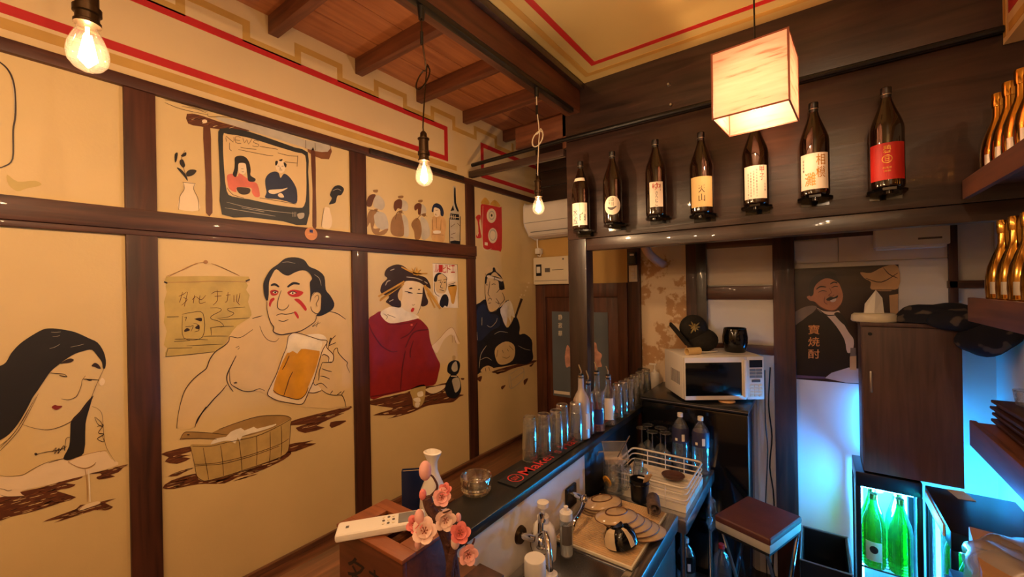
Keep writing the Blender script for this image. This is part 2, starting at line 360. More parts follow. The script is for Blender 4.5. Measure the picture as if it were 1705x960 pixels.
# ------------------------------------------------------------------ paintings on the left wall (flat paint on the panels)
def keep(o, parent):
    """parent a mesh built in room coordinates under a thing's base"""
    o.parent = parent; o.matrix_parent_inverse = (Matrix.Translation(parent.location) @ parent.rotation_euler.to_matrix().to_4x4()).inverted(); return o
class Paint:
    def __init__(s, ax=0, val=0.0, sgn=1): s.ax, s.val, s.sgn = ax, val, sgn; s.reset()
    def reset(s): s.mb = MB(); s.names = []; return s
    def crop(s, ox, oy, k): s.ox, s.oy, s.k = ox, oy, k; return s
    def _m(s, n):
        if n not in s.names: s.names.append(n)
        s.mb.mat(s.names.index(n))
    def P(s, p, layer): return on(s.ax, s.val+s.sgn*(.0008+.0005*layer), s.ox+p[0]/s.k, s.oy+p[1]/s.k)
    def fill(s, m, pts, layer=1, sm=3):
        s._m(m); q = cr(pts, sm) if sm else [np.array(p, float) for p in pts]
        s.mb.poly([s.P(p, layer) for p in q])
        if m == 'p_brown' and max(p[0] for p in pts)-min(p[0] for p in pts) > 36*s.k: s.streaks(q, layer)
        return s
    def streaks(s, q, layer):
        """dry-brush streaks inside a painted table stroke"""
        xs = [p[0] for p in q]; ys = [p[1] for p in q]; x0, x1, y0, y1 = min(xs), max(xs), min(ys), max(ys); n = len(q); k = 0
        def inside(x, y):
            c = False
            for i in range(n):
                (xa, ya), (xb, yb) = q[i], q[i-1]
                if (ya > y) != (yb > y) and x < (xb-xa)*(y-ya)/(yb-ya)+xa: c = not c
            return c
        rg = random.Random(int(x0+y0)); want = int((x1-x0)*(y1-y0)/(s.k*s.k)/110)+3
        for _ in range(4000):
            if k >= want: break
            x, y = rg.uniform(x0, x1), rg.uniform(y0, y1); ln = rg.uniform(6, 20)*s.k; sl = -.27+rg.uniform(-.05, .05)
            if inside(x, y) and inside(x+ln, y+ln*sl) and inside(x+ln/2, y+ln*sl/2):
                s.line(rg.choice(('p_dark', 'p_brown2', 'p_brown2', 'p_brown2', 'p_skin')), [(x, y), (x+ln*.5, y+ln*sl*.5), (x+ln, y+ln*sl)], rg.uniform(.6, 1.5), layer+.5, .9, 2); k += 1
    def ell(s, m, cx, cy, rx, ry, layer=1, n=24): return s.fill(m, [(cx+rx*math.cos(2*PI*i/n), cy+ry*math.sin(2*PI*i/n)) for i in range(n)], layer, 0)
    def line(s, m, pts, w=1.3, layer=4, taper=.55, sm=4):
        s._m(m); q = cr(pts, sm, False) if len(pts) > 2 else [np.array(p, float) for p in pts]
        n = len(q); L = []; R = []
        for i in range(n):
            d = q[min(i+1, n-1)]-q[max(i-1, 0)]; d = d/(np.linalg.norm(d)+1e-9); nr = np.array([-d[1], d[0]])
            ww = w*s.k*.5*(1-taper+taper*math.sin(PI*(i+.5)/n)); L.append(s.P(q[i]+nr*ww, layer)); R.append(s.P(q[i]-nr*ww, layer))
        s.mb.add(L+R, [(i, i+1, n+i+1, n+i) for i in range(n-1)]); return s
    def text(s, m, t, x0, y0, x1, y1, layer=4, slope=0.0):
        s._m(m); letter(s.mb, t, lambda u, v: s.P((x0+(x1-x0)*u, y1+(y0-y1)*v+slope*(x1-x0)*u), layer)); return s
    def done(s, name, parent):
        o = s.mb.build(name, s.names, smooth=0); keep(o, parent); s.reset(); return o
def mural(label, px, py):
    p = on(0, 0.0, px, py); return T('mural', label, 'mural', tuple(float(v) for v in p), 0, 'paintings on the cream wall panels')
A = Paint()
# --- long-haired woman with a cocktail glass
mu = mural('painting of a long black haired woman resting behind a cocktail glass', 100, 850)
A.crop(0, 530, 4)
A.fill('p_black', [(-60, 330), (0, 315), (40, 290), (75, 230), (130, 170), (200, 120), (280, 75), (330, 65), (400, 70), (500, 90), (590, 130), (650, 160), (690, 220), (705, 280), (700, 330), (685, 330), (678, 290), (650, 250), (612, 208), (560, 215), (500, 235), (440, 270), (400, 300), (340, 350), (290, 420), (250, 480), (215, 530), (180, 600), (120, 700), (60, 770), (0, 810), (-60, 840)], 2)
A.fill('p_black', [(622, 512), (575, 560), (530, 620), (475, 680), (468, 760), (460, 850), (422, 930), (470, 940), (558, 895), (570, 700), (598, 590), (612, 540)], 2)
for q in ([(240, 520), (170, 640), (110, 740), (40, 820), (0, 860)], [(215, 560), (150, 680), (70, 790), (0, 845)], [(255, 500), (190, 630), (120, 750), (30, 850), (-20, 900)]): A.line('p_line', q, .9, 3)
for q in ([(340, 90), (370, 92), (405, 88)], [(330, 200), (365, 190), (400, 170)], [(470, 190), (520, 180), (560, 170)], [(350, 120), (380, 118), (400, 112)]): A.line('p_grey', q, .5, 3)
A.done('hair', mu)
A.crop(0, 530, 4)
A.line('p_line', [(150, 705), (230, 730), (320, 740), (400, 720), (480, 680), (540, 620), (600, 540), (630, 470), (660, 400), (692, 335)], 1.0)
A.fill('p_dark', [(400, 300), (440, 275), (470, 265), (492, 275), (470, 292), (430, 298)], 3); A.fill('p_dark', [(610, 315), (630, 295), (655, 305), (672, 332), (655, 333), (630, 322)], 3)
A.line('p_dark', [(335, 362), (380, 366), (425, 370), (448, 386)], 1.2); A.line('p_dark', [(395, 378), (420, 384), (448, 388)], 1.8); A.line('p_dark', [(555, 402), (600, 405), (660, 408)], 1.3); A.line('p_dark', [(575, 402), (592, 410), (612, 410)], 2.2)
A.line('p_line', [(570, 380), (548, 410), (540, 450), (515, 510), (490, 530), (455, 540), (408, 535)], 1.0)
A.fill('p_lip', [(345, 590), (365, 575), (385, 580), (415, 582), (395, 600), (370, 608)], 3)
A.done('face', mu)
A.crop(0, 530, 4); A.fill('p_pale', [(660, 420), (680, 395), (700, 415), (690, 440), (670, 445)], 3); A.done('earring', mu)
A.line('p_dark', [(235, 905), (300, 890), (360, 880), (420, 865), (445, 850)], 1.1); A.fill('p_dark', [(228, 900), (240, 893), (250, 903), (238, 912)], 3)
A.line('p_dark', [(350, 885), (375, 858), (362, 900), (395, 862), (385, 900), (425, 845), (430, 880), (440, 800), (465, 790)], 1.2)
A.line('p_dark', [(630, 655), (650, 700), (685, 720), (672, 690), (635, 655)], 1.1); A.line('p_dark', [(645, 720), (690, 708), (655, 760), (692, 770), (648, 800), (692, 820), (680, 775)], 1.3)
A.line('p_line', [(612, 585), (650, 600), (680, 640), (690, 760), (700, 830), (720, 880), (768, 955)], .7)
A.line('p_line', [(325, 960), (390, 940), (430, 930)], 1.0)
A.done('neck_ornament', mu)
A.crop(0, 720, 6)
A.fill('p_sleeve', [(-60, 470), (0, 440), (130, 440), (250, 420), (400, 330), (500, 290), (620, 270), (700, 290), (800, 350), (860, 362), (940, 330), (1000, 200), (1060, 190), (1110, 260), (1180, 320), (890, 410), (800, 440), (600, 495), (440, 530), (220, 580), (250, 630), (0, 640), (-60, 640)], 1)
A.line('p_line', [(0, 425), (60, 435), (150, 432), (230, 420), (300, 380), (390, 330), (500, 285), (620, 262)], .8); A.line('p_line', [(-20, 555), (40, 565), (80, 580), (120, 570)], .8); A.line('p_line', [(0, 620), (80, 638), (250, 630)], .7)
A.done('sleeve', mu)
A.crop(0, 720, 6)
A.fill('p_brown', [(200, 592), (400, 550), (600, 490), (820, 435), (790, 462), (650, 502), (755, 516), (690, 552), (560, 580), (760, 642), (600, 700), (350, 780), (100, 840), (-60, 880), (-60, 660), (150, 640), (250, 632)], 2, 2)
A.fill('p_brown', [(885, 412), (1000, 385), (1150, 345), (1280, 314), (1230, 347), (1180, 395), (1100, 420), (1152, 436), (990, 467), (965, 442), (1010, 425), (1000, 405)], 2, 2)
A.fill('p_brown', [(430, 888), (600, 820), (760, 760), (800, 722), (870, 715), (1000, 690), (1162, 655), (1050, 700), (1130, 740), (1050, 775), (950, 770), (760, 830), (540, 898), (640, 850)], 2, 2)
A.done('painted_table', mu)
A.crop(0, 720, 6)
A.fill('p_sleeve', [(680, 290), (830, 225), (1000, 185), (960, 295), (920, 330), (850, 355), (760, 335)], 3)
A.line('p_tanline', [(680, 290), (760, 335), (850, 355), (920, 330), (960, 295)], 1.2); A.line('p_tanline', [(680, 290), (830, 225), (1000, 185), (1070, 180)], .9); A.line('p_tanline', [(850, 365), (868, 500), (872, 690)], 1.4); A.line('p_white', [(885, 370), (892, 500), (900, 690)], 2.4); A.fill('p_pale', [(790, 770), (850, 725), (960, 692), (1000, 702), (900, 742), (820, 772)], 3)
A.line('p_pale', [(780, 765), (850, 722), (960, 690), (1000, 700), (900, 740), (800, 772), (780, 765)], 1.2)
A.done('painted_glass', mu)
# --- arched outline on the upper panel
mu = mural('painting of a half arched dark outline on the upper left panel', 10, 310)
A.crop(0, 60, 3.4286)
A.line('p_dark', [(-30, 135), (0, 150), (40, 185), (70, 240), (85, 320), (88, 450), (75, 540), (72, 700), (20, 745), (-20, 752)], 3.4, 2); A.line('p_grey', [(68, 250), (80, 330), (82, 440)], 1.5, 3)
A.fill('p_scroll', [(40, 790), (100, 830), (200, 825), (235, 850), (150, 870), (100, 885), (50, 850)], 1)
A.done('arch', mu)
# --- television with two newsreaders
mu = mural('painting of an old television showing two newsreaders under a wooden gate', 420, 372)
A.crop(240, 130, 3.2)
A.fill('p_brown', [(228, 190), (300, 198), (400, 232), (560, 278), (520, 280), (400, 272), (300, 257), (235, 242)], 1, 2); A.fill('p_brown', [(315, 262), (352, 265), (357, 400), (360, 560), (364, 717), (330, 717), (328, 560), (320, 400)], 2, 2)
A.fill('p_brown', [(888, 390), (912, 395), (915, 600), (918, 792), (897, 787), (898, 600)], 2, 2); A.fill('p_brown2', [(870, 372), (990, 350), (985, 432), (900, 412)], 1, 2)
A.fill('p_grey', [(380, 203), (560, 240), (720, 278), (860, 330), (985, 350), (978, 392), (910, 388), (860, 372), (700, 322), (560, 278), (430, 238)], 2, 2)
for q in ([(110, 115), (180, 130), (340, 180)], [(110, 130), (200, 165), (340, 195)], [(200, 150), (280, 165), (330, 185)], [(340, 185), (345, 205), (410, 205), (470, 212)], [(540, 235), (600, 245), (660, 262), (720, 272)], [(860, 330), (862, 375)], [(910, 345), (912, 385)]): A.line('p_line', q, .8, 3)
A.ell('p_pale', 322, 230, 14, 10, 3)
A.done('painted_gate', mu)
A.crop(240, 130, 3.2)
A.fill('p_tv', [(395, 285), (420, 268), (470, 268), (560, 285), (700, 332), (800, 368), (872, 395), (874, 500), (880, 640), (865, 782), (740, 762), (560, 740), (415, 726), (405, 560), (398, 400)], 3, 2)
A.fill('p_skin', [(420, 310), (445, 298), (560, 318), (700, 362), (810, 395), (858, 412), (864, 500), (864, 620), (852, 680), (820, 690), (700, 675), (560, 645), (470, 630), (440, 600), (426, 480)], 4, 2)
for q in ([(440, 660), (560, 690), (700, 710), (800, 720)], [(430, 690), (560, 712), (700, 735)], [(520, 690), (640, 712)]): A.line('p_grey', q, .8, 5)
A.fill('p_grey', [(818, 722), (852, 718), (850, 742), (832, 750), (820, 742)], 5); 
for x in (792, 800, 808): A.line('p_grey', [(x, 712), (x, 738)], .8, 5)
A.crop(350, 200, 5.333)
for q in ([(145, 190), (140, 140), (205, 195), (210, 150)], [(270, 152), (226, 147), (228, 200), (275, 206)], [(226, 175), (265, 180)], [(290, 158), (305, 202), (325, 172), (340, 212), (370, 165)], [(432, 187), (395, 180), (386, 198), (430, 215), (420, 235), (375, 228)], [(172, 200), (172, 255), (190, 272)], [(270, 240), (330, 252), (410, 258)], [(250, 260), (500, 310), (560, 315)], [(440, 232), (520, 245), (600, 258)], [(600, 290), (700, 315), (780, 320)], [(778, 315), (772, 410)], [(660, 370), (770, 380)], [(150, 600), (200, 660), (300, 690)], [(440, 690), (600, 715), (760, 745)]): A.line('p_line', q, .9, 5, .2, 2)
A.done('painted_television', mu)
A.crop(350, 200, 5.333)
A.fill('p_pink', [(150, 490), (200, 475), (240, 500), (260, 470), (320, 510), (380, 545), (420, 570), (442, 672), (400, 680), (370, 640), (360, 600), (240, 595), (230, 640), (170, 610), (155, 560)], 5)
A.fill('p_black', [(220, 330), (260, 315), (310, 325), (345, 370), (360, 440), (358, 490), (402, 520), (390, 545), (340, 540), (330, 490), (322, 430), (312, 385), (270, 378), (250, 390), (245, 450), (228, 505), (200, 482), (215, 430), (218, 380)], 6)
A.fill('p_pale', [(255, 385), (310, 385), (322, 440), (300, 478), (265, 472), (250, 440)], 5); A.fill('p_dark', [(240, 595), (350, 605), (345, 650), (290, 660), (250, 640)], 6)
A.line('p_line', [(275, 430), (295, 432)], .7, 7); A.line('p_line', [(280, 458), (300, 458)], .7, 7)
A.done('painted_woman', mu)
A.crop(350, 200, 5.333)
A.fill('p_navy', [(570, 455), (608, 468), (625, 512), (655, 475), (700, 500), (750, 570), (772, 640), (765, 738), (680, 720), (590, 700), (490, 690), (500, 640), (490, 580), (490, 520), (520, 475)], 5)
A.fill('p_pale', [(590, 370), (620, 355), (655, 370), (670, 410), (655, 455), (625, 470), (595, 450), (580, 410)], 6); A.fill('p_black', [(580, 362), (602, 366), (590, 400), (578, 398)], 7); A.fill('p_black', [(652, 372), (678, 390), (672, 420), (658, 405)], 7); A.fill('p_black', [(612, 352), (642, 345), (636, 362), (618, 362)], 7)
A.fill('p_pale', [(520, 622), (560, 615), (640, 610), (690, 600), (640, 630), (570, 655), (525, 645)], 6); A.fill('p_pale', [(600, 662), (630, 645), (657, 682), (620, 685)], 6)
for q in ([(598, 405), (615, 408)], [(635, 408), (652, 406)], [(612, 442), (640, 442)], [(622, 415), (620, 430), (630, 430)]): A.line('p_line', q, .8, 8)
A.done('painted_man', mu)
A.crop(260, 150, 4.8)
A.fill('p_pale', [(215, 735), (225, 790), (190, 850), (180, 950), (340, 960), (335, 870), (300, 790), (312, 745)], 1); A.line('p_line', [(215, 735), (225, 790), (190, 850), (180, 955)], .8); A.line('p_line', [(312, 745), (300, 790), (335, 870), (342, 965)], .8); A.line('p_line', [(212, 735), (260, 740), (315, 745)], .8)
for q in ([(148, 512), (172, 500), (165, 560), (150, 575)], [(190, 560), (215, 555), (232, 600), (215, 620), (190, 590)], [(165, 620), (200, 632), (240, 680), (252, 725), (215, 680)], [(240, 660), (270, 635), (322, 640), (300, 675), (250, 690)], [(198, 522), (237, 495), (240, 520), (215, 532)]): A.fill('p_black', q, 2)
A.line('p_line', [(250, 725), (225, 640), (200, 560), (230, 480)], .8)
A.done('painted_vase', mu)
A.crop(240, 130, 3.2)
A.fill('p_pale', [(960, 690), (950, 740), (945, 785), (960, 800), (990, 800), (1002, 760), (990, 705), (985, 690)], 1); A.line('p_line', [(960, 690), (950, 740), (945, 790)], .7)
A.fill('p_ink', [(985, 670), (1000, 640), (990, 620), (1010, 580), (1040, 570), (1065, 590), (1050, 622), (1030, 627), (1020, 662), (1000, 670)], 2); A.line('p_grey', [(1005, 600), (1030, 590), (1050, 600)], .8)
A.done('painted_vase', mu)
# --- bare-chested man lifting a beer mug, scroll and rice tub
mu = mural('painting of a bare chested man with red face paint lifting a beer mug', 430, 800)
A.crop(260, 420, 5.333)
A.fill('p_scroll', [(85, 270), (200, 264), (500, 258), (800, 264), (798, 330), (830, 380), (815, 440), (845, 530), (830, 580), (720, 650), (650, 740), (610, 820), (520, 880), (300, 905), (82, 926), (100, 850), (68, 820), (95, 700), (68, 620), (80, 540), (70, 440), (95, 350)], 1, 2)
A.fill('p_scroll', [(90, 215), (450, 208), (822, 215), (832, 252), (400, 262), (68, 270)], 2, 0)
for q in ([(68, 268), (200, 264), (340, 262), (500, 255), (830, 262)], [(90, 212), (250, 150), (350, 100), (440, 85)], [(110, 215), (280, 130), (370, 100)], [(490, 98), (600, 140), (740, 208)], [(520, 105), (640, 160), (730, 200)]): A.line('p_tanline', q, 1.0, 3)
for q in ([(70, 260), (100, 272)], [(795, 255), (832, 240)]): A.line('p_dark', q, 3, 3)
A.ell('p_tanline', 440, 85, 20, 17, 3)
for q in ([(200, 390), (235, 375), (270, 350)], [(235, 350), (215, 420), (205, 445)], [(240, 400), (275, 420), (225, 470)], [(280, 350), (250, 480)], [(320, 420), (350, 390)], [(340, 380), (330, 450)], [(355, 390), (400, 420), (440, 380)], [(390, 380), (385, 450), (440, 440)], [(490, 370), (520, 350), (590, 345)], [(540, 330), (545, 420), (505, 468)], [(520, 390), (580, 385)], [(620, 380), (660, 375)], [(640, 350), (630, 430), (610, 440)], [(690, 380), (690, 440)], [(720, 370), (715, 430), (745, 468)], [(745, 360), (730, 440)]): A.line('p_brown', q, 1.0, 3)
for q in ([(230, 550), (300, 535), (415, 540), (412, 750), (245, 758), (235, 560)], [(250, 580), (270, 575), (258, 610)], [(340, 590), (400, 600)], [(330, 630), (370, 640), (380, 690), (340, 705)], [(300, 660), (330, 650), (310, 700)], [(260, 660), (300, 655)], [(165, 770), (300, 768), (460, 775)], [(160, 790), (300, 782)], [(420, 745), (480, 742), (640, 742)], [(480, 670), (560, 658), (690, 655)], [(485, 670), (492, 735)], [(480, 492), (550, 492), (578, 515), (495, 562), (490, 590), (560, 612), (600, 650), (570, 665)], [(790, 485), (650, 495), (640, 515), (690, 540), (640, 572), (545, 585)], [(830, 580), (700, 590), (560, 595)], [(110, 850), (320, 846)], [(85, 925), (300, 905), (530, 880)], [(95, 572), (200, 570)], [(270, 830), (400, 822), (590, 815)], [(85, 925), (105, 850)]): A.line('p_dark', q, .9, 3)
for q in ([(345, 590), (402, 580), (400, 612)], [(250, 690), (275, 670), (300, 690), (255, 705)], [(345, 670), (380, 640), (385, 680)]): A.fill('p_dark', q, 3)
A.done('hanging_scroll', mu)
A.crop(240, 380, 2.182)
A.fill('p_skin', [(440, 318), (360, 345), (310, 395), (290, 430), (215, 520), (150, 590), (120, 720), (185, 720), (230, 650), (300, 580), (420, 592), (520, 640), (735, 645), (745, 520), (735, 330), (640, 300), (560, 370), (480, 390)], 2)
A.crop(260, 560, 6)
A.line('p_dark', [(965, 80-150), (840, 10), (740, 0), (728, 40), (690, 85), (600, 145), (540, 220), (510, 300), (490, 330), (410, 390), (340, 460), (285, 540), (250, 640), (220, 780), (205, 918)], 1.6)
A.line('p_dark', [(800, 190), (770, 250), (740, 310), (710, 380), (706, 430), (722, 480), (770, 550)], 2.0); A.line('p_dark', [(732, 330), (735, 400), (745, 470), (800, 510), (880, 545), (960, 545), (1030, 520), (1085, 540)], 1.3); A.line('p_dark', [(708, 478), (650, 550), (580, 620), (520, 690), (460, 760), (410, 830), (386, 908)], 1.8); A.line('p_dark', [(500, 700), (440, 790), (400, 870)], 2.2)
A.line('p_dark', [(775, 462), (810, 462)], 1.6); A.line('p_dark', [(785, 470), (800, 450)], 1.4); A.line('p_dark', [(795, 110), (830, 95)], .8); A.line('p_dark', [(815, 130), (835, 110)], .8)
A.crop(420, 420, 6)
A.line('p_dark', [(0, 660), (50, 645), (100, 632)], 1.2); A.line('p_dark', [(775, 590), (850, 610), (935, 668)], 1.3); A.line('p_line', [(75, 735), (110, 820), (160, 875), (230, 890), (268, 855)], .9); A.line('p_dark', [(640, 700), (600, 740), (680, 700)], .9); A.line('p_dark', [(660, 690), (640, 745)], .9)
A.done('painted_body', mu)
A.crop(420, 420, 6)
A.fill('p_skin', [(150, 485), (150, 580), (180, 690), (215, 745), (212, 790), (280, 820), (360, 810), (480, 785), (590, 720), (640, 640), (690, 480), (620, 380), (590, 260), (500, 165), (360, 210), (240, 160), (180, 240), (160, 380)], 3)
A.fill('p_black', [(110, 330), (120, 280), (150, 220), (190, 165), (260, 115), (330, 60), (430, 48), (520, 75), (570, 140), (650, 175), (720, 240), (735, 370), (780, 430), (820, 510), (800, 570), (740, 610), (680, 635), (640, 628), (688, 560), (690, 430), (640, 392), (600, 420), (578, 500), (580, 400), (575, 300), (598, 260), (565, 200), (505, 178), (430, 198), (360, 232), (300, 212), (240, 168), (198, 225), (168, 300), (165, 420), (150, 485), (120, 430)], 5)
A.line('p_grey', [(300, 100), (360, 95), (430, 110)], .6, 6); A.line('p_grey', [(620, 220), (670, 260), (690, 330)], .6, 6)
A.done('painted_hair', mu)
A.crop(420, 420, 6)
for q in ([(178, 388), (215, 372), (262, 386), (246, 424), (196, 430)], [(350, 400), (400, 372), (470, 380), (512, 402), (462, 442), (386, 440)], [(166, 520), (180, 470), (212, 452), (224, 468), (196, 500), (180, 544)], [(420, 470), (460, 462), (505, 500), (545, 560), (528, 582), (480, 524)], [(416, 598), (438, 592), (466, 640), (454, 660)]): A.fill('p_red', q, 4)
A.fill('p_pale', [(205, 398), (230, 388), (254, 400), (228, 412)], 6); A.fill('p_pale', [(372, 408), (404, 392), (438, 404), (404, 420)], 6); A.ell('p_black', 230, 400, 9, 9, 7); A.ell('p_black', 404, 406, 9, 9, 7)
A.line('p_black', [(196, 398), (228, 384), (260, 402)], 1.4, 7); A.line('p_black', [(364, 410), (402, 388), (446, 404)], 1.4, 7)
A.line('p_black', [(186, 330), (225, 318), (268, 344)], 4.0, 5); A.line('p_black', [(352, 346), (410, 308), (474, 316)], 4.2, 5)
A.line('p_dark', [(290, 380), (262, 460), (250, 530), (268, 566), (312, 574), (352, 548), (366, 520)], 1.3, 6)
A.line('p_dark', [(240, 628), (290, 612), (340, 618), (420, 600)], 1.4, 6); A.line('p_dark', [(262, 676), (310, 688), (362, 668)], 1.2, 6)
A.line('p_dark', [(148, 490), (150, 580), (180, 690), (215, 745), (212, 790), (280, 820), (360, 810), (480, 785), (590, 720), (632, 680), (640, 630)], 1.6, 6)
A.line('p_dark', [(600, 430), (640, 392), (690, 412), (692, 470), (682, 590), (640, 610), (596, 580), (586, 540)], 1.4, 6); A.line('p_dark', [(622, 450), (652, 425), (664, 460), (640, 510), (650, 540)], 1.0, 6)
A.done('painted_face', mu)
A.crop(430, 540, 6)
A.fill('p_pale', [(300, 120), (350, 85), (440, 95), (560, 130), (640, 160), (690, 168), (640, 262), (600, 400), (550, 570), (500, 680), (460, 770), (420, 795), (330, 785), (200, 760), (120, 720), (93, 690), (120, 620), (180, 500), (240, 330)], 4, 2)
A.fill('p_beer', [(290, 280), (345, 262), (390, 290), (430, 243), (520, 250), (612, 260), (600, 350), (560, 480), (500, 620), (480, 690), (400, 747), (280, 722), (180, 692), (148, 650), (200, 470)], 5, 2)
A.fill('p_white', [(300, 130), (350, 95), (450, 110), (560, 140), (640, 172), (622, 250), (612, 264), (520, 250), (430, 243), (390, 290), (345, 262), (290, 282)], 6, 2); A.fill('p_white', [(480, 105), (540, 95), (620, 95), (670, 120), (680, 155), (620, 150), (560, 128)], 6)
A.fill('p_pale', [(640, 262), (690, 170), (690, 240), (752, 300), (742, 372), (690, 376), (702, 320), (660, 298), (636, 310)], 5, 2); A.fill('p_pale', [(550, 580), (600, 610), (640, 600), (630, 650), (560, 680), (505, 678)], 4)
for q in ([(300, 120), (280, 230), (240, 330), (180, 500), (120, 620), (93, 690), (120, 722), (200, 760), (330, 785), (420, 796), (460, 770), (500, 680), (550, 570), (600, 400), (640, 262), (690, 165), (600, 148), (440, 95), (350, 82), (300, 120)], [(150, 655), (200, 695), (280, 722), (400, 747), (470, 700), (500, 630)], [(690, 165), (685, 230), (750, 300), (742, 372), (690, 376)], [(636, 310), (660, 298), (705, 325), (700, 372)], [(345, 470), (310, 540), (285, 620), (255, 710)], [(310, 310), (270, 400), (240, 450)], [(505, 678), (560, 682), (630, 660)]): A.line('p_line', q, 1.3, 7, .3)
A.done('painted_beer_mug', mu)
A.crop(430, 540, 6)
A.fill('p_skin', [(640, 378), (740, 372), (760, 250), (790, 235), (850, 340), (890, 385), (915, 480), (900, 640), (850, 700), (690, 690), (600, 610), (550, 575), (605, 520), (620, 440)], 5)
for q in ([(640, 378), (690, 378), (742, 372)], [(640, 378), (610, 470), (608, 520), (600, 560)], [(635, 440), (690, 460), (735, 470)], [(620, 515), (660, 520), (715, 545)], [(550, 575), (570, 605), (630, 585), (690, 635)], [(750, 290), (760, 250), (790, 235), (800, 280), (850, 340), (892, 380), (885, 410), (915, 480)], [(630, 650), (690, 690), (760, 705), (830, 705), (860, 750), (877, 825)], [(700, 240), (720, 140), (730, 150), (705, 210)], [(705, 210), (775, 180)], [(730, 150), (772, 110)], [(720, 690), (745, 660)], [(790, 700), (830, 670)], [(830, 700), (860, 660)]): A.line('p_dark', q, 1.3, 7)
A.done('painted_hand', mu)
A.crop(260, 660, 5.1667)
for q in ([(45, 492), (160, 455), (310, 425), (300, 470), (200, 500), (300, 500), (220, 520), (295, 530), (180, 577), (75, 557), (110, 520)], [(1160, 212), (1300, 170), (1480, 125), (1676, 80), (1660, 110), (1560, 150), (1620, 140), (1500, 190), (1380, 250), (1452, 265), (1280, 312), (1200, 268), (1300, 235), (1160, 247)], [(1500, 220), (1600, 205), (1635, 212), (1510, 270)], [(1140, 412), (1260, 390), (1355, 375), (1280, 402), (1378, 400), (1280, 440), (1140, 482)], [(55, 785), (130, 720), (340, 660), (360, 710), (430, 727), (580, 692), (740, 642), (870, 600), (960, 560), (1130, 470), (1162, 490), (1100, 540), (1000, 590), (850, 655), (700, 692), (590, 745), (420, 748), (300, 762), (150, 792)], [(100, 685), (200, 640), (325, 610), (240, 650), (180, 680)], [(660, 728), (760, 690), (880, 660), (800, 690)]): A.fill('p_brown', q, 1, 2)
A.done('painted_table', mu)
A.crop(260, 660, 5.1667)
A.fill('p_basket2', [(480, 330), (540, 280), (720, 215), (880, 170), (1020, 160), (1120, 165), (1162, 188), (1140, 210), (1060, 245), (900, 305), (700, 350)], 2, 2)
A.fill('p_basket', [(298, 440), (312, 408), (470, 412), (600, 382), (860, 330), (1060, 242), (1152, 190), (1157, 230), (1142, 350), (1137, 460), (1060, 522), (870, 592), (740, 637), (580, 687), (440, 722), (380, 717), (350, 680), (330, 580)], 3, 2)
A.fill('p_white', [(468, 412), (510, 360), (600, 345), (640, 303), (730, 268), (760, 290), (842, 258), (870, 275), (1032, 233), (1000, 260), (880, 300), (740, 340), (722, 392), (702, 350), (680, 402), (640, 380), (560, 385)], 4, 2)
A.fill('p_basket2', [(205, 370), (240, 310), (300, 303), (450, 310), (612, 328), (520, 362), (380, 360), (220, 366)], 3, 2)
for q in ([(330, 580), (450, 577), (560, 562), (740, 520), (870, 480), (1060, 410), (1142, 360)], [(330, 595), (560, 578), (740, 535), (870, 495), (1060, 425)], [(312, 425), (470, 425), (600, 395), (860, 340), (1060, 250), (1152, 195)], [(405, 440), (425, 560), (440, 640), (452, 712)], [(555, 420), (572, 560), (580, 680)], [(712, 370), (730, 520), (738, 632)], [(862, 340), (868, 480), (862, 590)], [(980, 300), (982, 440), (975, 560)], [(1075, 250), (1080, 400), (1075, 510)], [(540, 280), (720, 215), (880, 170), (1020, 160), (1120, 165), (1162, 188), (1150, 205)], [(298, 440), (330, 580), (350, 680), (400, 720), (440, 722), (580, 687), (870, 592), (1060, 522), (1137, 460), (1157, 230)], [(205, 370), (240, 310), (300, 303), (450, 310), (612, 328)], [(220, 362), (380, 358), (520, 365)]): A.line('p_line', q, .9, 5, .3)
A.ell('p_dark', 277, 327, 12, 6, 5)
A.done('painted_rice_tub', mu)
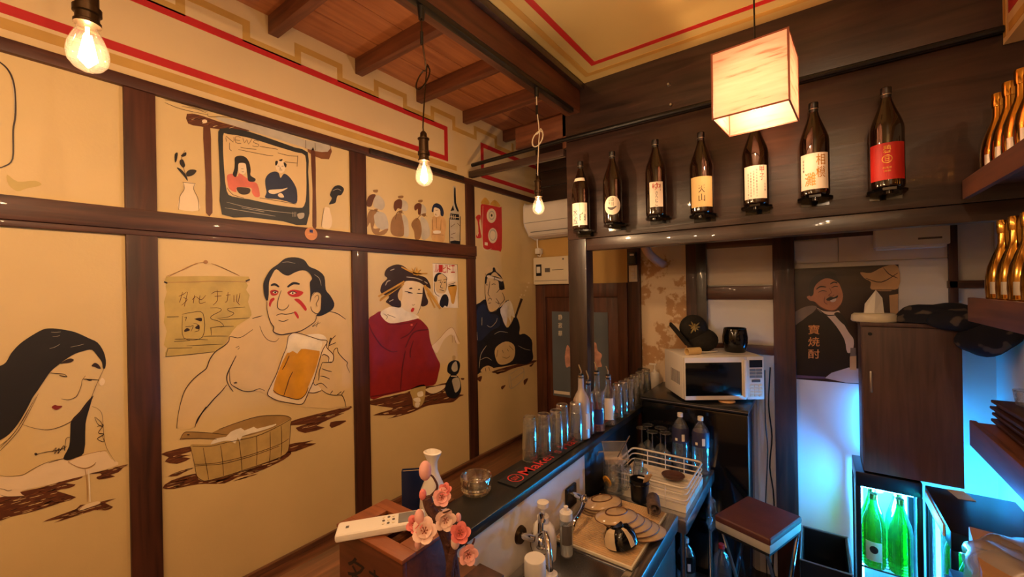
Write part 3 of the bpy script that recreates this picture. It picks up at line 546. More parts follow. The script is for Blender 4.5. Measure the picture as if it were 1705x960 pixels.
# --- row of round dolls and a bottle
mu = mural('painting of three brown round dolls, a small girl doll and a tall bottle', 690, 398)
A.crop(600, 300, 8)
for hd, hl, bd, bl, tk in (
    ([(85, 330), (95, 240), (140, 190), (205, 192), (175, 260), (150, 340), (110, 352)], [(200, 208), (260, 210), (312, 270), (325, 340), (290, 392), (230, 380), (170, 330)], [(90, 480), (140, 392), (215, 425), (180, 470), (190, 560), (175, 640), (262, 640), (250, 690), (330, 650), (372, 650), (320, 722), (200, 722), (150, 660), (130, 560), (90, 620)], [(190, 430), (310, 432), (362, 520), (370, 640), (300, 660), (240, 640), (190, 560)], [(170, 132), (232, 125), (225, 162), (180, 158)]),
    ([(445, 330), (460, 280), (510, 250), (552, 265), (557, 330), (540, 382), (500, 370), (470, 412), (448, 380)], [(545, 262), (610, 280), (637, 340), (622, 402), (560, 402), (545, 330)], [(400, 622), (420, 520), (480, 450), (540, 442), (562, 520), (582, 640), (570, 742), (460, 742), (410, 700)], [(560, 470), (620, 500), (642, 600), (642, 742), (580, 732)], [(505, 210), (570, 205), (565, 235), (510, 238)]),
    ([(720, 340), (760, 305), (812, 315), (812, 380), (802, 452), (770, 452), (765, 380), (740, 402), (722, 390)], [(812, 318), (870, 360), (872, 440), (815, 472)], [(680, 602), (700, 540), (760, 500), (802, 560), (817, 680), (790, 782), (730, 782), (715, 680)], [(800, 500), (870, 520), (912, 600), (922, 742), (820, 782)], [(772, 265), (828, 260), (822, 290), (778, 292)])):
    A.fill('p_wash', bd, 2); A.fill('p_grey', bl, 1); A.fill('p_grey', hl, 2); A.fill('p_brown', hd, 3); A.fill('p_wash', tk, 2)
    A.line('p_line', [(hd[0][0]+20, bd[1][1]), (hl[-2][0]-60, hl[-2][1]+15), (hl[-2][0]+20, hl[-2][1]+40)], .8, 4)
    A.fill('p_wash', [(hl[-2][0]-45, hl[-2][1]+5), (hl[-2][0]+2, hl[-2][1]), (hl[-2][0]-15, hl[-2][1]+45), (hl[-2][0]-50, hl[-2][1]+30)], 4)
    A.done('painted_doll', mu)
    A.crop(600, 300, 8)
A.fill('p_doll', [(960, 490), (1050, 480), (1120, 500), (1142, 600), (1130, 700), (1105, 822), (960, 802), (950, 650)], 1); A.fill('p_pale', [(980, 370), (1050, 380), (1062, 440), (1040, 482), (990, 477)], 2)
A.fill('p_navy', [(950, 412), (970, 330), (1020, 305), (1080, 340), (1112, 420), (1102, 477), (1070, 462), (1060, 390), (1000, 360), (978, 375), (972, 422)], 3); A.fill('p_white', [(975, 672), (1060, 670), (1065, 705), (980, 708)], 2)
for q in ([(1000, 400), (1030, 405)], [(1005, 440), (1000, 460), (1020, 462)], [(960, 520), (965, 660)], [(1010, 500), (1015, 640)], [(1075, 520), (1070, 660)], [(955, 715), (1110, 730)]): A.line('p_wash', q, .9, 4)
A.done('painted_girl_doll', mu)
A.crop(600, 300, 8)
A.fill('p_grey', [(1235, 80), (1272, 85), (1268, 200), (1275, 290), (1310, 400), (1332, 480), (1332, 700), (1327, 862), (1190, 842), (1185, 500), (1200, 420), (1235, 320), (1240, 200)], 1, 2)
A.fill('p_ink', [(1250, 110), (1268, 110), (1276, 300), (1312, 402), (1290, 412), (1250, 300)], 3, 2); A.fill('p_ink', [(1200, 440), (1312, 452), (1318, 530), (1195, 520)], 2, 0); A.fill('p_ink', [(1255, 800), (1327, 810), (1322, 862), (1200, 842), (1195, 812)], 2, 0); A.fill('p_ink', [(1200, 410), (1235, 330), (1250, 400)], 2, 0)
for q in ([(1215, 455), (1215, 515)], [(1240, 460), (1240, 515)], [(1265, 465), (1262, 520)], [(1200, 485), (1312, 495)]): A.line('p_pale', q, .9, 3)
for q in ([(1205, 620), (1260, 580)], [(1210, 720), (1270, 700)], [(1290, 570), (1330, 610)], [(1200, 760), (1240, 770)]): A.line('p_brown', q, .9, 3)
A.line('p_dark', [(1185, 500), (1190, 842)], 1.0, 3); A.line('p_dark', [(1332, 480), (1327, 862)], 1.4, 3)
A.done('painted_bottle', mu)
# --- woman in a red robe
mu = mural('painting of a woman with golden hairpins in a dark red robe', 690, 690)
A.crop(605, 420, 6)
A.fill('p_white', [(692, 108), (942, 122), (952, 555), (760, 548), (735, 440), (700, 420)], 1, 0)
for k, ch in enumerate('ルービドエ'): A.text('p_red', ch, 712+k*41, 118+k*2, 750+k*41, 200+k*1, 3)
A.fill('p_black', [(705, 270), (720, 225), (750, 203), (785, 210), (745, 230), (735, 285), (710, 292)], 3); A.fill('p_skin', [(740, 225), (790, 215), (832, 250), (830, 300), (825, 390), (780, 410), (730, 390), (710, 300)], 2)
for q in ([(785, 210), (832, 250), (828, 290), (832, 330), (825, 380)], [(745, 280), (780, 275)], [(800, 275), (832, 265)], [(790, 290), (770, 345), (795, 355)], [(760, 370), (810, 385)], [(710, 300), (715, 400), (760, 440)]): A.line('p_dark', q, 1.0, 4)
A.line('p_dark', [(765, 295), (775, 300)], 2, 4); A.line('p_dark', [(805, 298), (820, 300)], 2, 4)
A.fill('p_ink', [(760, 512), (790, 430), (830, 420), (852, 470), (840, 542), (815, 530), (790, 552)], 3); A.fill('p_gold', [(845, 340), (932, 330), (920, 440), (905, 510), (880, 502), (868, 430)], 2); A.fill('p_pale', [(845, 300), (930, 290), (932, 330), (845, 340)], 2); A.line('p_dark', [(850, 322), (890, 312), (920, 298)], 1, 4)
A.line('p_line', [(940, 120), (950, 550)], .5, 4); A.line('p_line', [(692, 108), (942, 122)], .5, 4)
A.done('painted_beer_advert', mu)
A.crop(605, 420, 6)
A.fill('p_dark', [(170, 370), (190, 310), (240, 260), (213, 230), (218, 190), (250, 150), (330, 120), (400, 135), (470, 190), (540, 225), (620, 250), (662, 310), (672, 362), (640, 345), (600, 325), (560, 300), (500, 285), (430, 285), (410, 300), (385, 340), (357, 390), (347, 440), (372, 480), (372, 547), (300, 542), (250, 512), (225, 490), (260, 440), (200, 420), (175, 400)], 3)
A.fill('p_dark', [(600, 340), (625, 430), (648, 490), (630, 528), (578, 532), (590, 430)], 3)
for q in ([(220, 330), (240, 290), (270, 280)], [(270, 180), (310, 165)], [(430, 245), (520, 255), (590, 280)], [(260, 490), (300, 470)], [(610, 290), (640, 310)]): A.line('p_grey', q, 1.6, 4)
A.done('painted_hair', mu)
A.crop(605, 420, 6)
A.fill('p_pale', [(425, 285), (500, 278), (560, 292), (597, 322), (597, 420), (572, 540), (542, 612), (480, 622), (400, 572), (370, 540), (372, 480), (390, 360)], 2); A.fill('p_skin', [(350, 400), (380, 350), (392, 380), (385, 470), (362, 480), (345, 440)], 4)
A.fill('p_dark', [(455, 362), (475, 350), (492, 358), (475, 366)], 4); A.fill('p_dark', [(545, 370), (555, 362), (568, 368), (555, 376)], 4); A.line('p_dark', [(412, 388), (450, 395), (492, 406)], 1.3, 4); A.line('p_dark', [(445, 402), (492, 408)], 1.2, 4); A.line('p_dark', [(535, 406), (560, 410), (592, 410)], 1.5, 4)
A.fill('p_red', [(472, 587), (490, 553), (510, 560), (497, 592)], 4); A.line('p_line', [(485, 522), (500, 527), (516, 516)], .7, 4); A.line('p_line', [(597, 420), (572, 540), (542, 612)], .7, 4)
A.done('painted_face', mu)
A.crop(605, 420, 6)
for q, wd in (([(150, 440), (410, 288)], 3.0), ([(165, 482), (405, 312)], 3.0), ([(170, 465), (380, 330)], 1.5), ([(610, 330), (690, 440), (770, 562)], 4.5), ([(640, 400), (715, 552)], 2.5), ([(380, 145), (460, 185), (530, 215)], 2.5), ([(520, 212), (640, 210)], 2.0)): A.line('p_gold', q, wd, 5, .2)
A.fill('p_gold', [(480, 150), (520, 190), (535, 140), (545, 185), (580, 165), (560, 205), (600, 215), (540, 232), (500, 222)], 5, 0); A.line('p_dark', [(500, 200), (520, 150)], .8, 6); A.line('p_dark', [(545, 200), (575, 175)], .8, 6)
A.done('painted_hairpins', mu)
A.crop(605, 420, 6)
A.fill('p_robe', [(48, 680), (110, 620), (172, 588), (200, 660), (270, 705), (400, 690), (540, 658), (620, 720), (652, 770), (662, 850), (690, 950), (740, 1060), (767, 1120), (752, 1200), (720, 1312), (640, 1332), (560, 1342), (400, 1387), (200, 1432), (72, 1457), (62, 1200), (55, 900)], 2)
for q, wd in (([(370, 860), (460, 810), (540, 700)], 2), ([(420, 950), (500, 800), (650, 770)], 2.5), ([(60, 720), (90, 800), (180, 930), (280, 990), (340, 985)], 2), ([(500, 880), (470, 980), (470, 1050)], 2), ([(420, 980), (390, 1150), (370, 1380)], 2.2), ([(240, 720), (400, 712), (520, 690)], 1.2), ([(70, 1440), (200, 1420), (400, 1375)], 2)): A.line('p_robe2', q, wd, 3)
A.fill('p_white', [(172, 600), (260, 545), (370, 545), (420, 580), (500, 612), (552, 640), (540, 660), (400, 692), (270, 707), (200, 662)], 3); A.line('p_line', [(200, 610), (240, 640), (225, 670)], .8, 4); A.line('p_line', [(240, 620), (320, 650)], .8, 4)
A.ell('p_pink', 482, 724, 12, 9, 4)
A.done('painted_robe', mu)
A.crop(605, 420, 6)
A.fill('p_pale', [(685, 930), (760, 860), (830, 780), (880, 750), (910, 780), (940, 870), (967, 905), (940, 912), (900, 840), (870, 820), (800, 880), (740, 1000), (705, 975)], 2)
for q in ([(890, 830), (890, 900)], [(905, 830), (925, 905)], [(685, 930), (760, 860), (830, 780), (880, 750), (910, 780), (967, 905)]): A.line('p_tanline', q, .8, 4)
A.done('painted_arm', mu)
A.crop(605, 560, 6)
A.fill('p_brown', [(70, 640), (300, 590), (460, 545), (560, 500), (720, 490), (832, 460), (820, 540), (800, 562), (1002, 580), (960, 600), (900, 652), (820, 662), (640, 690), (520, 742), (440, 772), (240, 822), (330, 782), (95, 787), (230, 742), (300, 712), (80, 682)], 1, 2)
A.fill('p_brown', [(975, 415), (1008, 415), (1005, 430), (980, 430)], 1)
A.done('painted_table', mu)
A.crop(605, 560, 6)
A.fill('p_basket', [(468, 540), (540, 492), (612, 480), (622, 530), (602, 660), (540, 712), (500, 690), (490, 620)], 2)
for q in ([(540, 560), (590, 545), (598, 590), (550, 600)], [(500, 620), (560, 610), (570, 650), (520, 650)], [(520, 660), (565, 660), (550, 705), (520, 700)]): A.fill('p_white', q, 3)
A.fill('p_pale', [(630, 520), (820, 480), (790, 530), (700, 570), (640, 550)], 2)
A.done('painted_dish', mu)
A.crop(605, 560, 6)
A.fill('p_ink', [(838, 330), (850, 270), (900, 237), (950, 245), (967, 290), (950, 360), (930, 382), (962, 420), (977, 500), (970, 560), (920, 617), (850, 602), (820, 550), (820, 480), (860, 402), (872, 380), (845, 360)], 2)
A.fill('p_grey', [(895, 270), (930, 250), (942, 330), (905, 352), (880, 320)], 3); A.fill('p_grey', [(888, 430), (950, 410), (967, 500), (922, 560), (900, 500)], 3); A.fill('p_basket', [(890, 195), (920, 195), (915, 245), (895, 245)], 1); A.line('p_pale', [(875, 395), (935, 395)], 2, 3)
A.done('painted_gourd', mu)
# --- man in navy robe, red wall telephone
mu = mural('painting of a seated man in a dark navy robe beside the door', 840, 650)
A.crop(780, 470, 5.333)
A.fill('p_ink', [(48, 235), (100, 180), (150, 150), (165, 220), (190, 265), (250, 250), (280, 200), (350, 155), (352, 175), (300, 300), (340, 400), (380, 360), (412, 300), (440, 330), (457, 400), (452, 460), (500, 455), (562, 510), (567, 600), (572, 680), (512, 727), (440, 722), (330, 742), (210, 762), (100, 802), (65, 802), (60, 500)], 2)
A.fill('p_navy', [(70, 260), (140, 190), (180, 270), (260, 290), (280, 380), (200, 430), (80, 520)], 3)
for q in ([(120, 310), (118, 380)], [(75, 440), (80, 510)], [(160, 560), (110, 640), (95, 760)], [(230, 460), (280, 435), (350, 445)], [(100, 690), (160, 665), (205, 690)], [(440, 560), (500, 590), (550, 600)], [(165, 380), (200, 395), (245, 350), (255, 315)]): A.line('p_grey', q, .8, 4)
A.done('painted_robe', mu)
A.crop(780, 470, 5.333)
A.fill('p_skin', [(150, -120), (148, 100), (165, 200), (182, 252), (215, 262), (262, 232), (330, 170), (325, 60), (300, -60), (240, -140)], 3)
A.line('p_dark', [(150, -80), (148, 100), (165, 200), (182, 252), (215, 262), (265, 230), (285, 190)], 1.1, 5)
for q in ([(190, -10), (182, 50), (174, 100), (192, 125)], [(172, 165), (185, 140), (200, 142), (205, 158)], [(178, 185), (200, 180)], [(205, 22), (225, 12), (240, 20)], [(155, 20), (172, 22)], [(250, 90), (300, 40), (325, 60)], [(245, 140), (275, 190), (240, 170)], [(300, 90), (320, 150), (280, 195)]): A.line('p_dark', q, 1.1, 5)
A.crop(780, 320, 6)
A.fill('p_ink', [(163, 900), (180, 820), (238, 792), (243, 755), (264, 753), (277, 790), (322, 830), (352, 900), (358, 965), (310, 970), (300, 890), (265, 872), (240, 842), (192, 852), (178, 910)], 5); A.fill('p_pale', [(195, 828), (260, 838), (340, 868), (332, 890), (270, 868), (190, 850)], 6); A.fill('p_skin', [(225, 830), (262, 795), (300, 830), (335, 865), (270, 850)], 6); A.line('p_dark', [(262, 845), (255, 880)], 1.2, 7)
A.done('painted_head', mu)
A.crop(780, 470, 5.333)
A.fill('p_white', [(283, 235), (350, 160), (387, 190), (412, 312), (377, 292), (379, 368), (350, 302), (335, 388), (300, 312)], 4, 2)
A.done('painted_hand', mu); A.crop(780, 470, 5.333); A.fill('p_skin', [(110, 792), (130, 755), (180, 738), (232, 770), (200, 792)], 4); A.line('p_dark', [(150, 760), (155, 790)], .9, 5); A.line('p_dark', [(180, 752), (190, 785)], .9, 5)
A.done('painted_hand', mu)
A.crop(780, 470, 5.333)
A.fill('p_skin', [(233, 632), (250, 570), (330, 523), (400, 550), (414, 622), (390, 692), (320, 727), (262, 716)], 4)
for q in ([(300, 600), (310, 625)], [(345, 590), (355, 610)], [(300, 660), (340, 672), (370, 650)], [(260, 600), (250, 660)], [(360, 560), (400, 600)]): A.line('p_line', q, .8, 5)
A.done('painted_round_mask', mu)
A.crop(780, 470, 5.333)
A.fill('p_dark', [(408, 302), (420, 270), (463, 140), (484, 148), (442, 260), (425, 315)], 3, 0)
for x, y in ((460, 130), (495, 112), (507, 72), (523, 40), (535, 5), (470, 110)): A.ell('p_pale', x, y, 8, 8, 3, 10)
A.done('painted_sword', mu)
A.crop(780, 470, 5.333)
for q in ([(205, 795), (330, 752), (585, 690), (577, 715), (400, 762), (300, 802)], [(75, 850), (120, 830), (105, 880)], [(240, 780), (330, 770), (260, 815)], [(490, 870), (530, 850), (500, 910)], [(290, 925), (330, 910), (300, 950)], [(540, 740), (580, 715), (560, 745)]): A.fill('p_brown', q, 1)
for q in ([(360, 820), (470, 755), (492, 790), (480, 860), (385, 940), (360, 900), (360, 820)], [(380, 870), (490, 790)], [(370, 830), (385, 935)]): A.line('p_grey', q, 1.0, 3)
A.done('painted_table', mu)
mu = mural('painting of a red wall telephone with two round dials', 820, 415)
A.crop(780, 320, 6)
A.fill('p_phone', [(123, 132), (160, 120), (310, 150), (332, 182), (334, 558), (300, 582), (230, 572), (150, 557), (140, 450), (128, 260)], 1, 2)
A.fill('p_phone', [(72, 252), (95, 225), (122, 230), (120, 270), (107, 300), (122, 400), (130, 452), (85, 457), (76, 432), (100, 400), (92, 290)], 2, 2); A.line('p_pale', [(112, 270), (122, 350), (128, 420)], 1.2, 3); A.line('p_pale', [(100, 400), (88, 440)], 1.2, 3)
A.ell('p_pale', 230, 233, 48, 72, 2); A.ell('p_grey', 232, 230, 30, 46, 3); A.ell('p_pale', 232, 230, 22, 34, 4); A.ell('p_dark', 232, 230, 9, 14, 5)
A.ell('p_pale', 243, 432, 46, 76, 2); A.ell('p_grey', 243, 425, 36, 58, 3); A.ell('p_pale', 243, 428, 28, 46, 4)
A.fill('p_pale', [(162, 497), (192, 502), (192, 532), (162, 527)], 2, 0); A.line('p_pale', [(145, 135), (145, 545), (230, 562)], .8, 2)
A.fill('p_gold', [(122, 105), (165, 50), (207, 95), (202, 122), (150, 118)], 0); A.fill('p_gold', [(218, 115), (262, 75), (315, 125), (302, 145), (240, 130)], 0)
A.done('telephone', mu)
# ------------------------------------------------------------------ lamps
lt = MB().box(.853, .883, Y0, 2.18, 2.922, 2.946).build('light_track', 'black_plastic', bevel=.002)
tag(lt, 'black lighting track running along the ceiling beam', 'track')
emit('filament', (1.0, .72, .36), 260)
def pendant(y, zb, label, loops, x=.868, watts=None):
    t = T('pendant_bulb', label, 'lamp', (x, y, zb), 0, 'bare bulbs hanging from the track')
    top = 2.922-zb
    pts = [(0, 0, top-.03), (.002, 0, top-.12)]
    if loops:
        for k in range(15): a = PI/2+2*PI*k/14*loops; pts.append((.03*math.cos(a)+.004*k/14, .03*math.sin(a)*.6, top-.26+.045*math.sin(a)))
    pts += [(0, 0, .20), (0, 0, .155)]
    MB().tube(cr(pts, 3, False), .0028, 6).build('cord', 'brass_dark' if loops < 2 else 'cream_plastic', t)
    MB().cyl((0, 0, top), (0, 0, top-.045), .014, .011, 12).build('track_plug', 'black_plastic', t)
    MB().cyl((0, 0, top-.09), (0, 0, top-.135), .006, .006, 10).build('cord_switch', 'black_plastic', t)
    so = MB().lathe([(0, .158), (.006, .158), (.012, .15), (.013, .135), (.021, .132), (.021, .128), (.0175, .126), (.0175, .085), (.0215, .083), (.0215, .072), (.018, .07), (.018, .058), (.0205, .056), (.0205, .05), (0, .05)], 20).build('socket', 'brass_dark', t)
    MB().lathe([(.014, .052), (.016, .042), (.023, .026), (.0295, .008), (.0315, -.008), (.029, -.022), (.021, -.033), (.010, -.039), (0, -.040)], 24).build('glass_bulb', 'bulb_glass', t)
    fm = MB()
    for k in range(6):
        a = 2*PI*k/6; fm.tube([(.005*math.cos(a), .005*math.sin(a), .03), (.013*math.cos(a+.4), .013*math.sin(a+.4), -.018)], .0013, 5)
    fm.cyl((0, 0, .045), (0, 0, .0), .003, .002, 8); fm.build('filament', 'filament', t)
    light('bulb_light', (0, 0, .0), WARM, watts or BULB_W, .014, t); return t
pendant(.172, 2.375, 'bare filament bulb nearest, hanging at the upper left', 0)
pendant(1.03, 2.315, 'bare filament bulb hanging in front of the doll painting', 1)
pendant(1.80, 2.315, 'bare filament bulb on a looped pale cord near the air conditioner', 2)
tag(MB().box(2.235, 2.265, Y0, .2, ZC-.026, ZC-.001).build('light_track', 'black_plastic', bevel=.002), 'black lighting track added over the kitchen side behind the viewer', 'track')  # added out of view to carry the kitchen fill bulbs
for y_, n_ in ((.10, 'nearest'), (-.75, 'middle'), (-1.6, 'farthest')):
    o_ = pendant(y_, 2.56, 'bare filament bulb added over the kitchen side behind the viewer, %s' % n_, 0, 2.25, KITCHEN_FILL_W)  # unseen bulbs added to brighten the kitchen side
    o_.children[0].location.z = o_.children[1].location.z = o_.children[2].location.z = .16
pendant(-.70, 2.33, 'bare filament bulb added behind the viewer', 1)  # extra bulb added out of view for light from behind the camera
m = bpy.data.materials.new('lamp_paper'); m.use_nodes = True; MATS['lamp_paper'] = m; nt = m.node_tree; nt.nodes.clear()
out = nt.nodes.new('ShaderNodeOutputMaterial'); tl = nt.nodes.new('ShaderNodeBsdfTranslucent'); df = nt.nodes.new('ShaderNodeBsdfDiffuse'); mx = nt.nodes.new('ShaderNodeMixShader'); mx.inputs[0].default_value = .35
mp = _coords(nt, (3, 3, 26)); n = nt.nodes.new('ShaderNodeTexNoise'); n.inputs['Scale'].default_value = 2.2; n.inputs['Detail'].default_value = 5; nt.links.new(mp.outputs[0], n.inputs['Vector'])
r = _ramp(nt, n.outputs['Fac'], [lin((200, 152, 132)), lin((228, 198, 182)), lin((236, 210, 196))], [.30, .42, .7]); nt.links.new(r.outputs[0], tl.inputs[0]); nt.links.new(r.outputs[0], df.inputs[0])
nt.links.new(tl.outputs[0], mx.inputs[1]); nt.links.new(df.outputs[0], mx.inputs[2]); nt.links.new(mx.outputs[0], out.inputs[0])
mat('lamp_frame', (150, 84, 60), .5)
t = T('paper_lantern_lamp', 'glowing square paper pendant lamp in front of the black timber', 'lamp', (1.827, 1.886, 2.541), -.083)
h, H_ = .125, .256
for a in range(4):
    R = Matrix.Rotation(a*PI/2, 4, 'Z')
    MB().box(-h+.004, h-.004, -h-.0005, -h+.0005, .004, H_-.004).xf(R).build('paper_panel', 'lamp_paper', t, 0)
    fr = MB().box(-h-.003, -h+.003, -h-.003, -h+.003, 0, H_); fr.xf(R); fr.build('frame_post', 'lamp_frame', t, 0)
    for z in (0, H_-.005): MB().box(-h+.003, h-.003, -h-.002, -h+.003, z, z+.005).xf(R).build('frame_bar', 'lamp_frame', t, 0)
MB().box(-h, h, -.006, .006, H_-.012, H_-.006).build('cross_bar', 'lamp_frame', t, 0)
MB().lathe([(0, .175), (.015, .175), (.015, .13), (0, .13)], 12).build('socket', 'white_plastic', t)
MB().lathe([(.012, .13), (.016, .115), (.028, .09), (.031, .07), (.025, .05), (.012, .042), (0, .041)], 20).build('glass_bulb', 'bulb_glass', t)
MB().ball((0, 0, .075), .016, 12, 8).build('filament', 'filament', t)
MB().cyl((0, 0, .17), (0, 0, ZC-2.541-.02), .0035, n=6).build('cord', 'black_plastic', t); MB().cyl((0, 0, ZC-2.541-.025), (0, 0, ZC-2.541), .04, n=16).build('ceiling_cap', 'black_plastic', t)
light('lantern_light', (0, 0, .075), PAPER, LAMP_W, .03, t)
# wire to the lamp corner, pipe and bar across the partition
tag(MB().tube([(.06, 2.215, 2.775), (.80, 2.215, 2.79), (2.56, 2.232, 2.792)], .013, 10).build('conduit_pipe', 'black_plastic'), 'long black pipe running across the timber above the sake bottles', 'pipe')
cp = MB()
tag(MB().box(.016, .785, 2.225, 2.262, 2.698, 2.742).build('cross_bar', 'black_wood_x', bevel=.003), 'square black bar bridging from the painted wall to the partition', 'bar')
for (x, z, lb) in ((1.40, 2.955, 'small silver screw clip higher up beside the paper lamp'), (1.41, 2.845, 'small silver screw clip lower down beside the paper lamp')):
    tag(MB().cyl((x, 2.258, z), (x, 2.246, z), .010, .006, 12).build('screw_clip', 'silver'), lb, 'clip')
mat('po_tan2', (206, 138, 88), .6)
# hinge bracket on the top rail and a round sticker on the middle rail
tag(MB().box(.020, .034, 1.40, 2.16, 2.66, 2.69).build('curtain_strip', 'black_wood_z', bevel=.003), 'dark strip fixed along the top rail above the doll painting', 'strip')
p = on(0, .0265, 518, 389)
t = T('round_sticker', 'small round orange paper sticker on the middle rail', 'sticker', (.0262, float(p[1]), float(p[2])))
MB().cyl((0, 0, 0), (.0012, 0, 0), .031, n=28).build('disc', 'po_tan2', t); MB().box(.0012, .002, -.008, .008, .006, .020).build('printed_mark', 'ink_blue', t, 0); MB().box(.0012, .002, -.02, .02, -.006, -.002).build('printed_mark', 'ink_orange', t, 0)
# ------------------------------------------------------------------ sake bottles on the partition
SAKE = [(0, .0), (.047, .0), (.0515, .004), (.0525, .012), (.0525, .228), (.050, .246), (.044, .268), (.034, .296), (.025, .322), (.0185, .342), (.0155, .358), (.0150, .378), (0, .378)]
def label_patch(mb, r, a0, wd, z0, z1, n=12, oval=False):
    if oval:
        vs = []
        for k in range(25):
            u = -math.cos(PI*k/24); a = a0+wd/2*u; hz = (z1-z0)/2*math.sqrt(max(1-u*u, 0))+1e-5
            for s_ in (-1, 1): vs.append((r*math.cos(a), r*math.sin(a), (z0+z1)/2+s_*hz))
        return mb.add(vs, [(2*k, 2*k+2, 2*k+3, 2*k+1) for k in range(24)])
    vs = []
    for k in range(n+1):
        a = a0-wd/2+wd*k/n
        for z in (z0, z1): vs.append((r*math.cos(a), r*math.sin(a), z))
    return mb.add(vs, [(2*k, 2*k+2, 2*k+3, 2*k+1) for k in range(n)])
def wrap(mb, text, r, a0, wd, z0, z1, tilt=0.0):
    letter(mb, text, lambda u, v: (r*math.cos(a0+(u-.5)*wd+tilt*(v-.5)*wd), r*math.sin(a0+(u-.5)*wd+tilt*(v-.5)*wd), z0+(z1-z0)*v))
def column(mb, chars, r, a, wd, ztop, step, h):
    for k, ch in enumerate(chars): wrap(mb, ch, r, a, wd, ztop-k*step-h, ztop-k*step)
GRP = 'large sake bottles lined up on the black timber'
specs = [((968, 384), 'dark sake bottle with white blue-inked label and white neck band, first from the left'),
         ((1021, 373), 'dark sake bottle with an oval white label'),
         ((1093, 361), 'dark sake bottle with narrow cream label and red brush writing'),
         ((1169, 357), 'dark sake bottle with wide cream label and two black characters'),
         ((1259, 343), 'dark sake bottle below the paper lamp with columns of small print'),
         ((1357, 328), 'dark sake bottle with cream label and gold brush characters'),
         ((1478, 316), 'dark sake bottle with a red label and gold emblem')]
proto = None
for i, ((px, py), lb) in enumerate(specs):
    p = YP(2.198, px, py); x, z = float(p[0]), float(p[2])+.004
    t = T('sake_bottle', lb, 'bottle', (x, 2.198, z), 0, GRP)
    if i == 0:
        body = MB().lathe(SAKE, 32).build('glass_body', 'sake_glass', t, merge=True); cap = MB().lathe([(0, .398), (.0155, .398), (.0172, .396), (.0172, .372), (.0160, .370), (.0160, .352), (0, .352)], 20).build('cap', 'sake_cap', t); ring = MB().lathe([(.0176, .3705), (.0176, .368), (.016, .368), (.016, .3705), (.0176, .3705)], 20).build('cap_ring', 'silver', t)
        proto = (body, cap, ring)
    else:
        for b_ in proto: c = b_.copy(); COL.objects.link(c); c.parent = t
    a0 = math.atan2(-2.198, 2.0-x); r = .0530; r2 = .0534
    lm = MB(); ink = MB(); mats_ = ['label_white', 'ink']
    if i == 0:
        a = a0-.25; label_patch(lm, r, a, 1.9, .022, .150); nb = MB(); vs = []
        for k in range(13):
            q = a-.9+1.8*k/12; vs += [(.0415*math.cos(q), .0415*math.sin(q), .2775), (.0348*math.cos(q), .0348*math.sin(q), .2965)]
        nb.add(vs, [(2*k, 2*k+2, 2*k+3, 2*k+1) for k in range(12)]); nb.build('neck_label', 'label_white', t)
        ink.mat(0); column(ink, '一白', r2, a+.40, .62, .145, .052, .046); ink.mat(1); column(ink, '水成', r2, a-.42, .55, .118, .048, .044); mats_ = ['label_white', ('ink', 'ink_blue')]
    elif i == 1:
        label_patch(lm, r, a0-.05, 1.75, .040, .142, oval=True); ink.mat(0); column(ink, '山川', r2, a0-.05, .26, .136, .026, .022); column(ink, '吟醸', r2, a0-.35, .12, .124, .014, .012)
        for k in range(10): q = a0-.55+.09*k; zz = .082-.012*math.sin(PI*k/9); ink.add([(r2*math.cos(q), r2*math.sin(q), zz-.004), (r2*math.cos(q+.09), r2*math.sin(q+.09), .082-.012*math.sin(PI*(k+1)/9)-.004), (r2*math.cos(q+.09), r2*math.sin(q+.09), .086-.006*math.sin(PI*(k+1)/9)), (r2*math.cos(q), r2*math.sin(q), .086-.006*math.sin(PI*k/9))], [(0, 1, 2, 3)])
        mats_ = ['label_white', ('ink_grey',)]
    elif i == 2:
        label_patch(lm, r, a0+.02, 1.30, .040, .168); ink.mat(0); column(ink, 'ゆ', r2, a0+.05, .75, .162, .03, .034); ink.mat(1); column(ink, 'さへにこ', r2, a0+.05, .24, .118, .019, .016); column(ink, '純米吟醸', r2, a0+.42, .10, .156, .009, .008); mats_ = ['label_white', ('ink_red', 'ink_grey')]
    elif i == 3:
        label_patch(lm, r, a0, 2.1, .026, .172); ink.mat(0); column(ink, '天山', r2, a0, .52, .130, .042, .036); mats_ = ['label_cream', ('ink',)]
    elif i == 4:
        label_patch(lm, r, a0-.02, 1.9, .022, .170); ink.mat(0); column(ink, '甲子', r2, a0+.48, .36, .166, .034, .030); ink.mat(1)
        for k, s_ in enumerate(('純米大吟醸生原酒火入', '山田錦精米歩合五十', '米米麹醸造年月日詰', '要冷蔵飲酒二十歳以上')): column(ink, s_, r2, a0+.08-.22*k, .10, .155-.006*k, .0128, .0095)
        column(ink, '大吟醸', r2, a0+.72, .12, .09, .013, .010); mats_ = ['label_white', ('ink_red', 'ink_grey')]
    elif i == 5:
        label_patch(lm, r, a0-.02, 2.1, .022, .172); ink.mat(0); column(ink, '相模', r2, a0+.42, .62, .166, .052, .046); column(ink, '灘', r2, a0-.30, .75, .092, .05, .056); ink.mat(1); column(ink, '純米吟醸', r2, a0-.78, .13, .150, .014, .011); mats_ = ['label_white', ('ink_gold', 'ink')]
    else:
        label_patch(lm, r, a0, 2.4, .028, .170); ink.mat(0); column(ink, '碧', r2, a0, .44, .160, .03, .030)
        letter(ink, '日', lambda u, v: (r2*math.cos(a0+(u-.5)*.22), r2*math.sin(a0+(u-.5)*.22), .098+.018*v))
        for k in range(20):
            q0, q1 = 2*PI*k/20, 2*PI*(k+1)/20; P4 = [(q0, 1), (q1, 1), (q1, .82), (q0, .82)]
            ink.add([(r2*math.cos(a0+.30*s_*math.cos(q)), r2*math.sin(a0+.30*s_*math.cos(q)), .107+.016*s_*math.sin(q)) for q, s_ in P4], [(0, 1, 2, 3)])
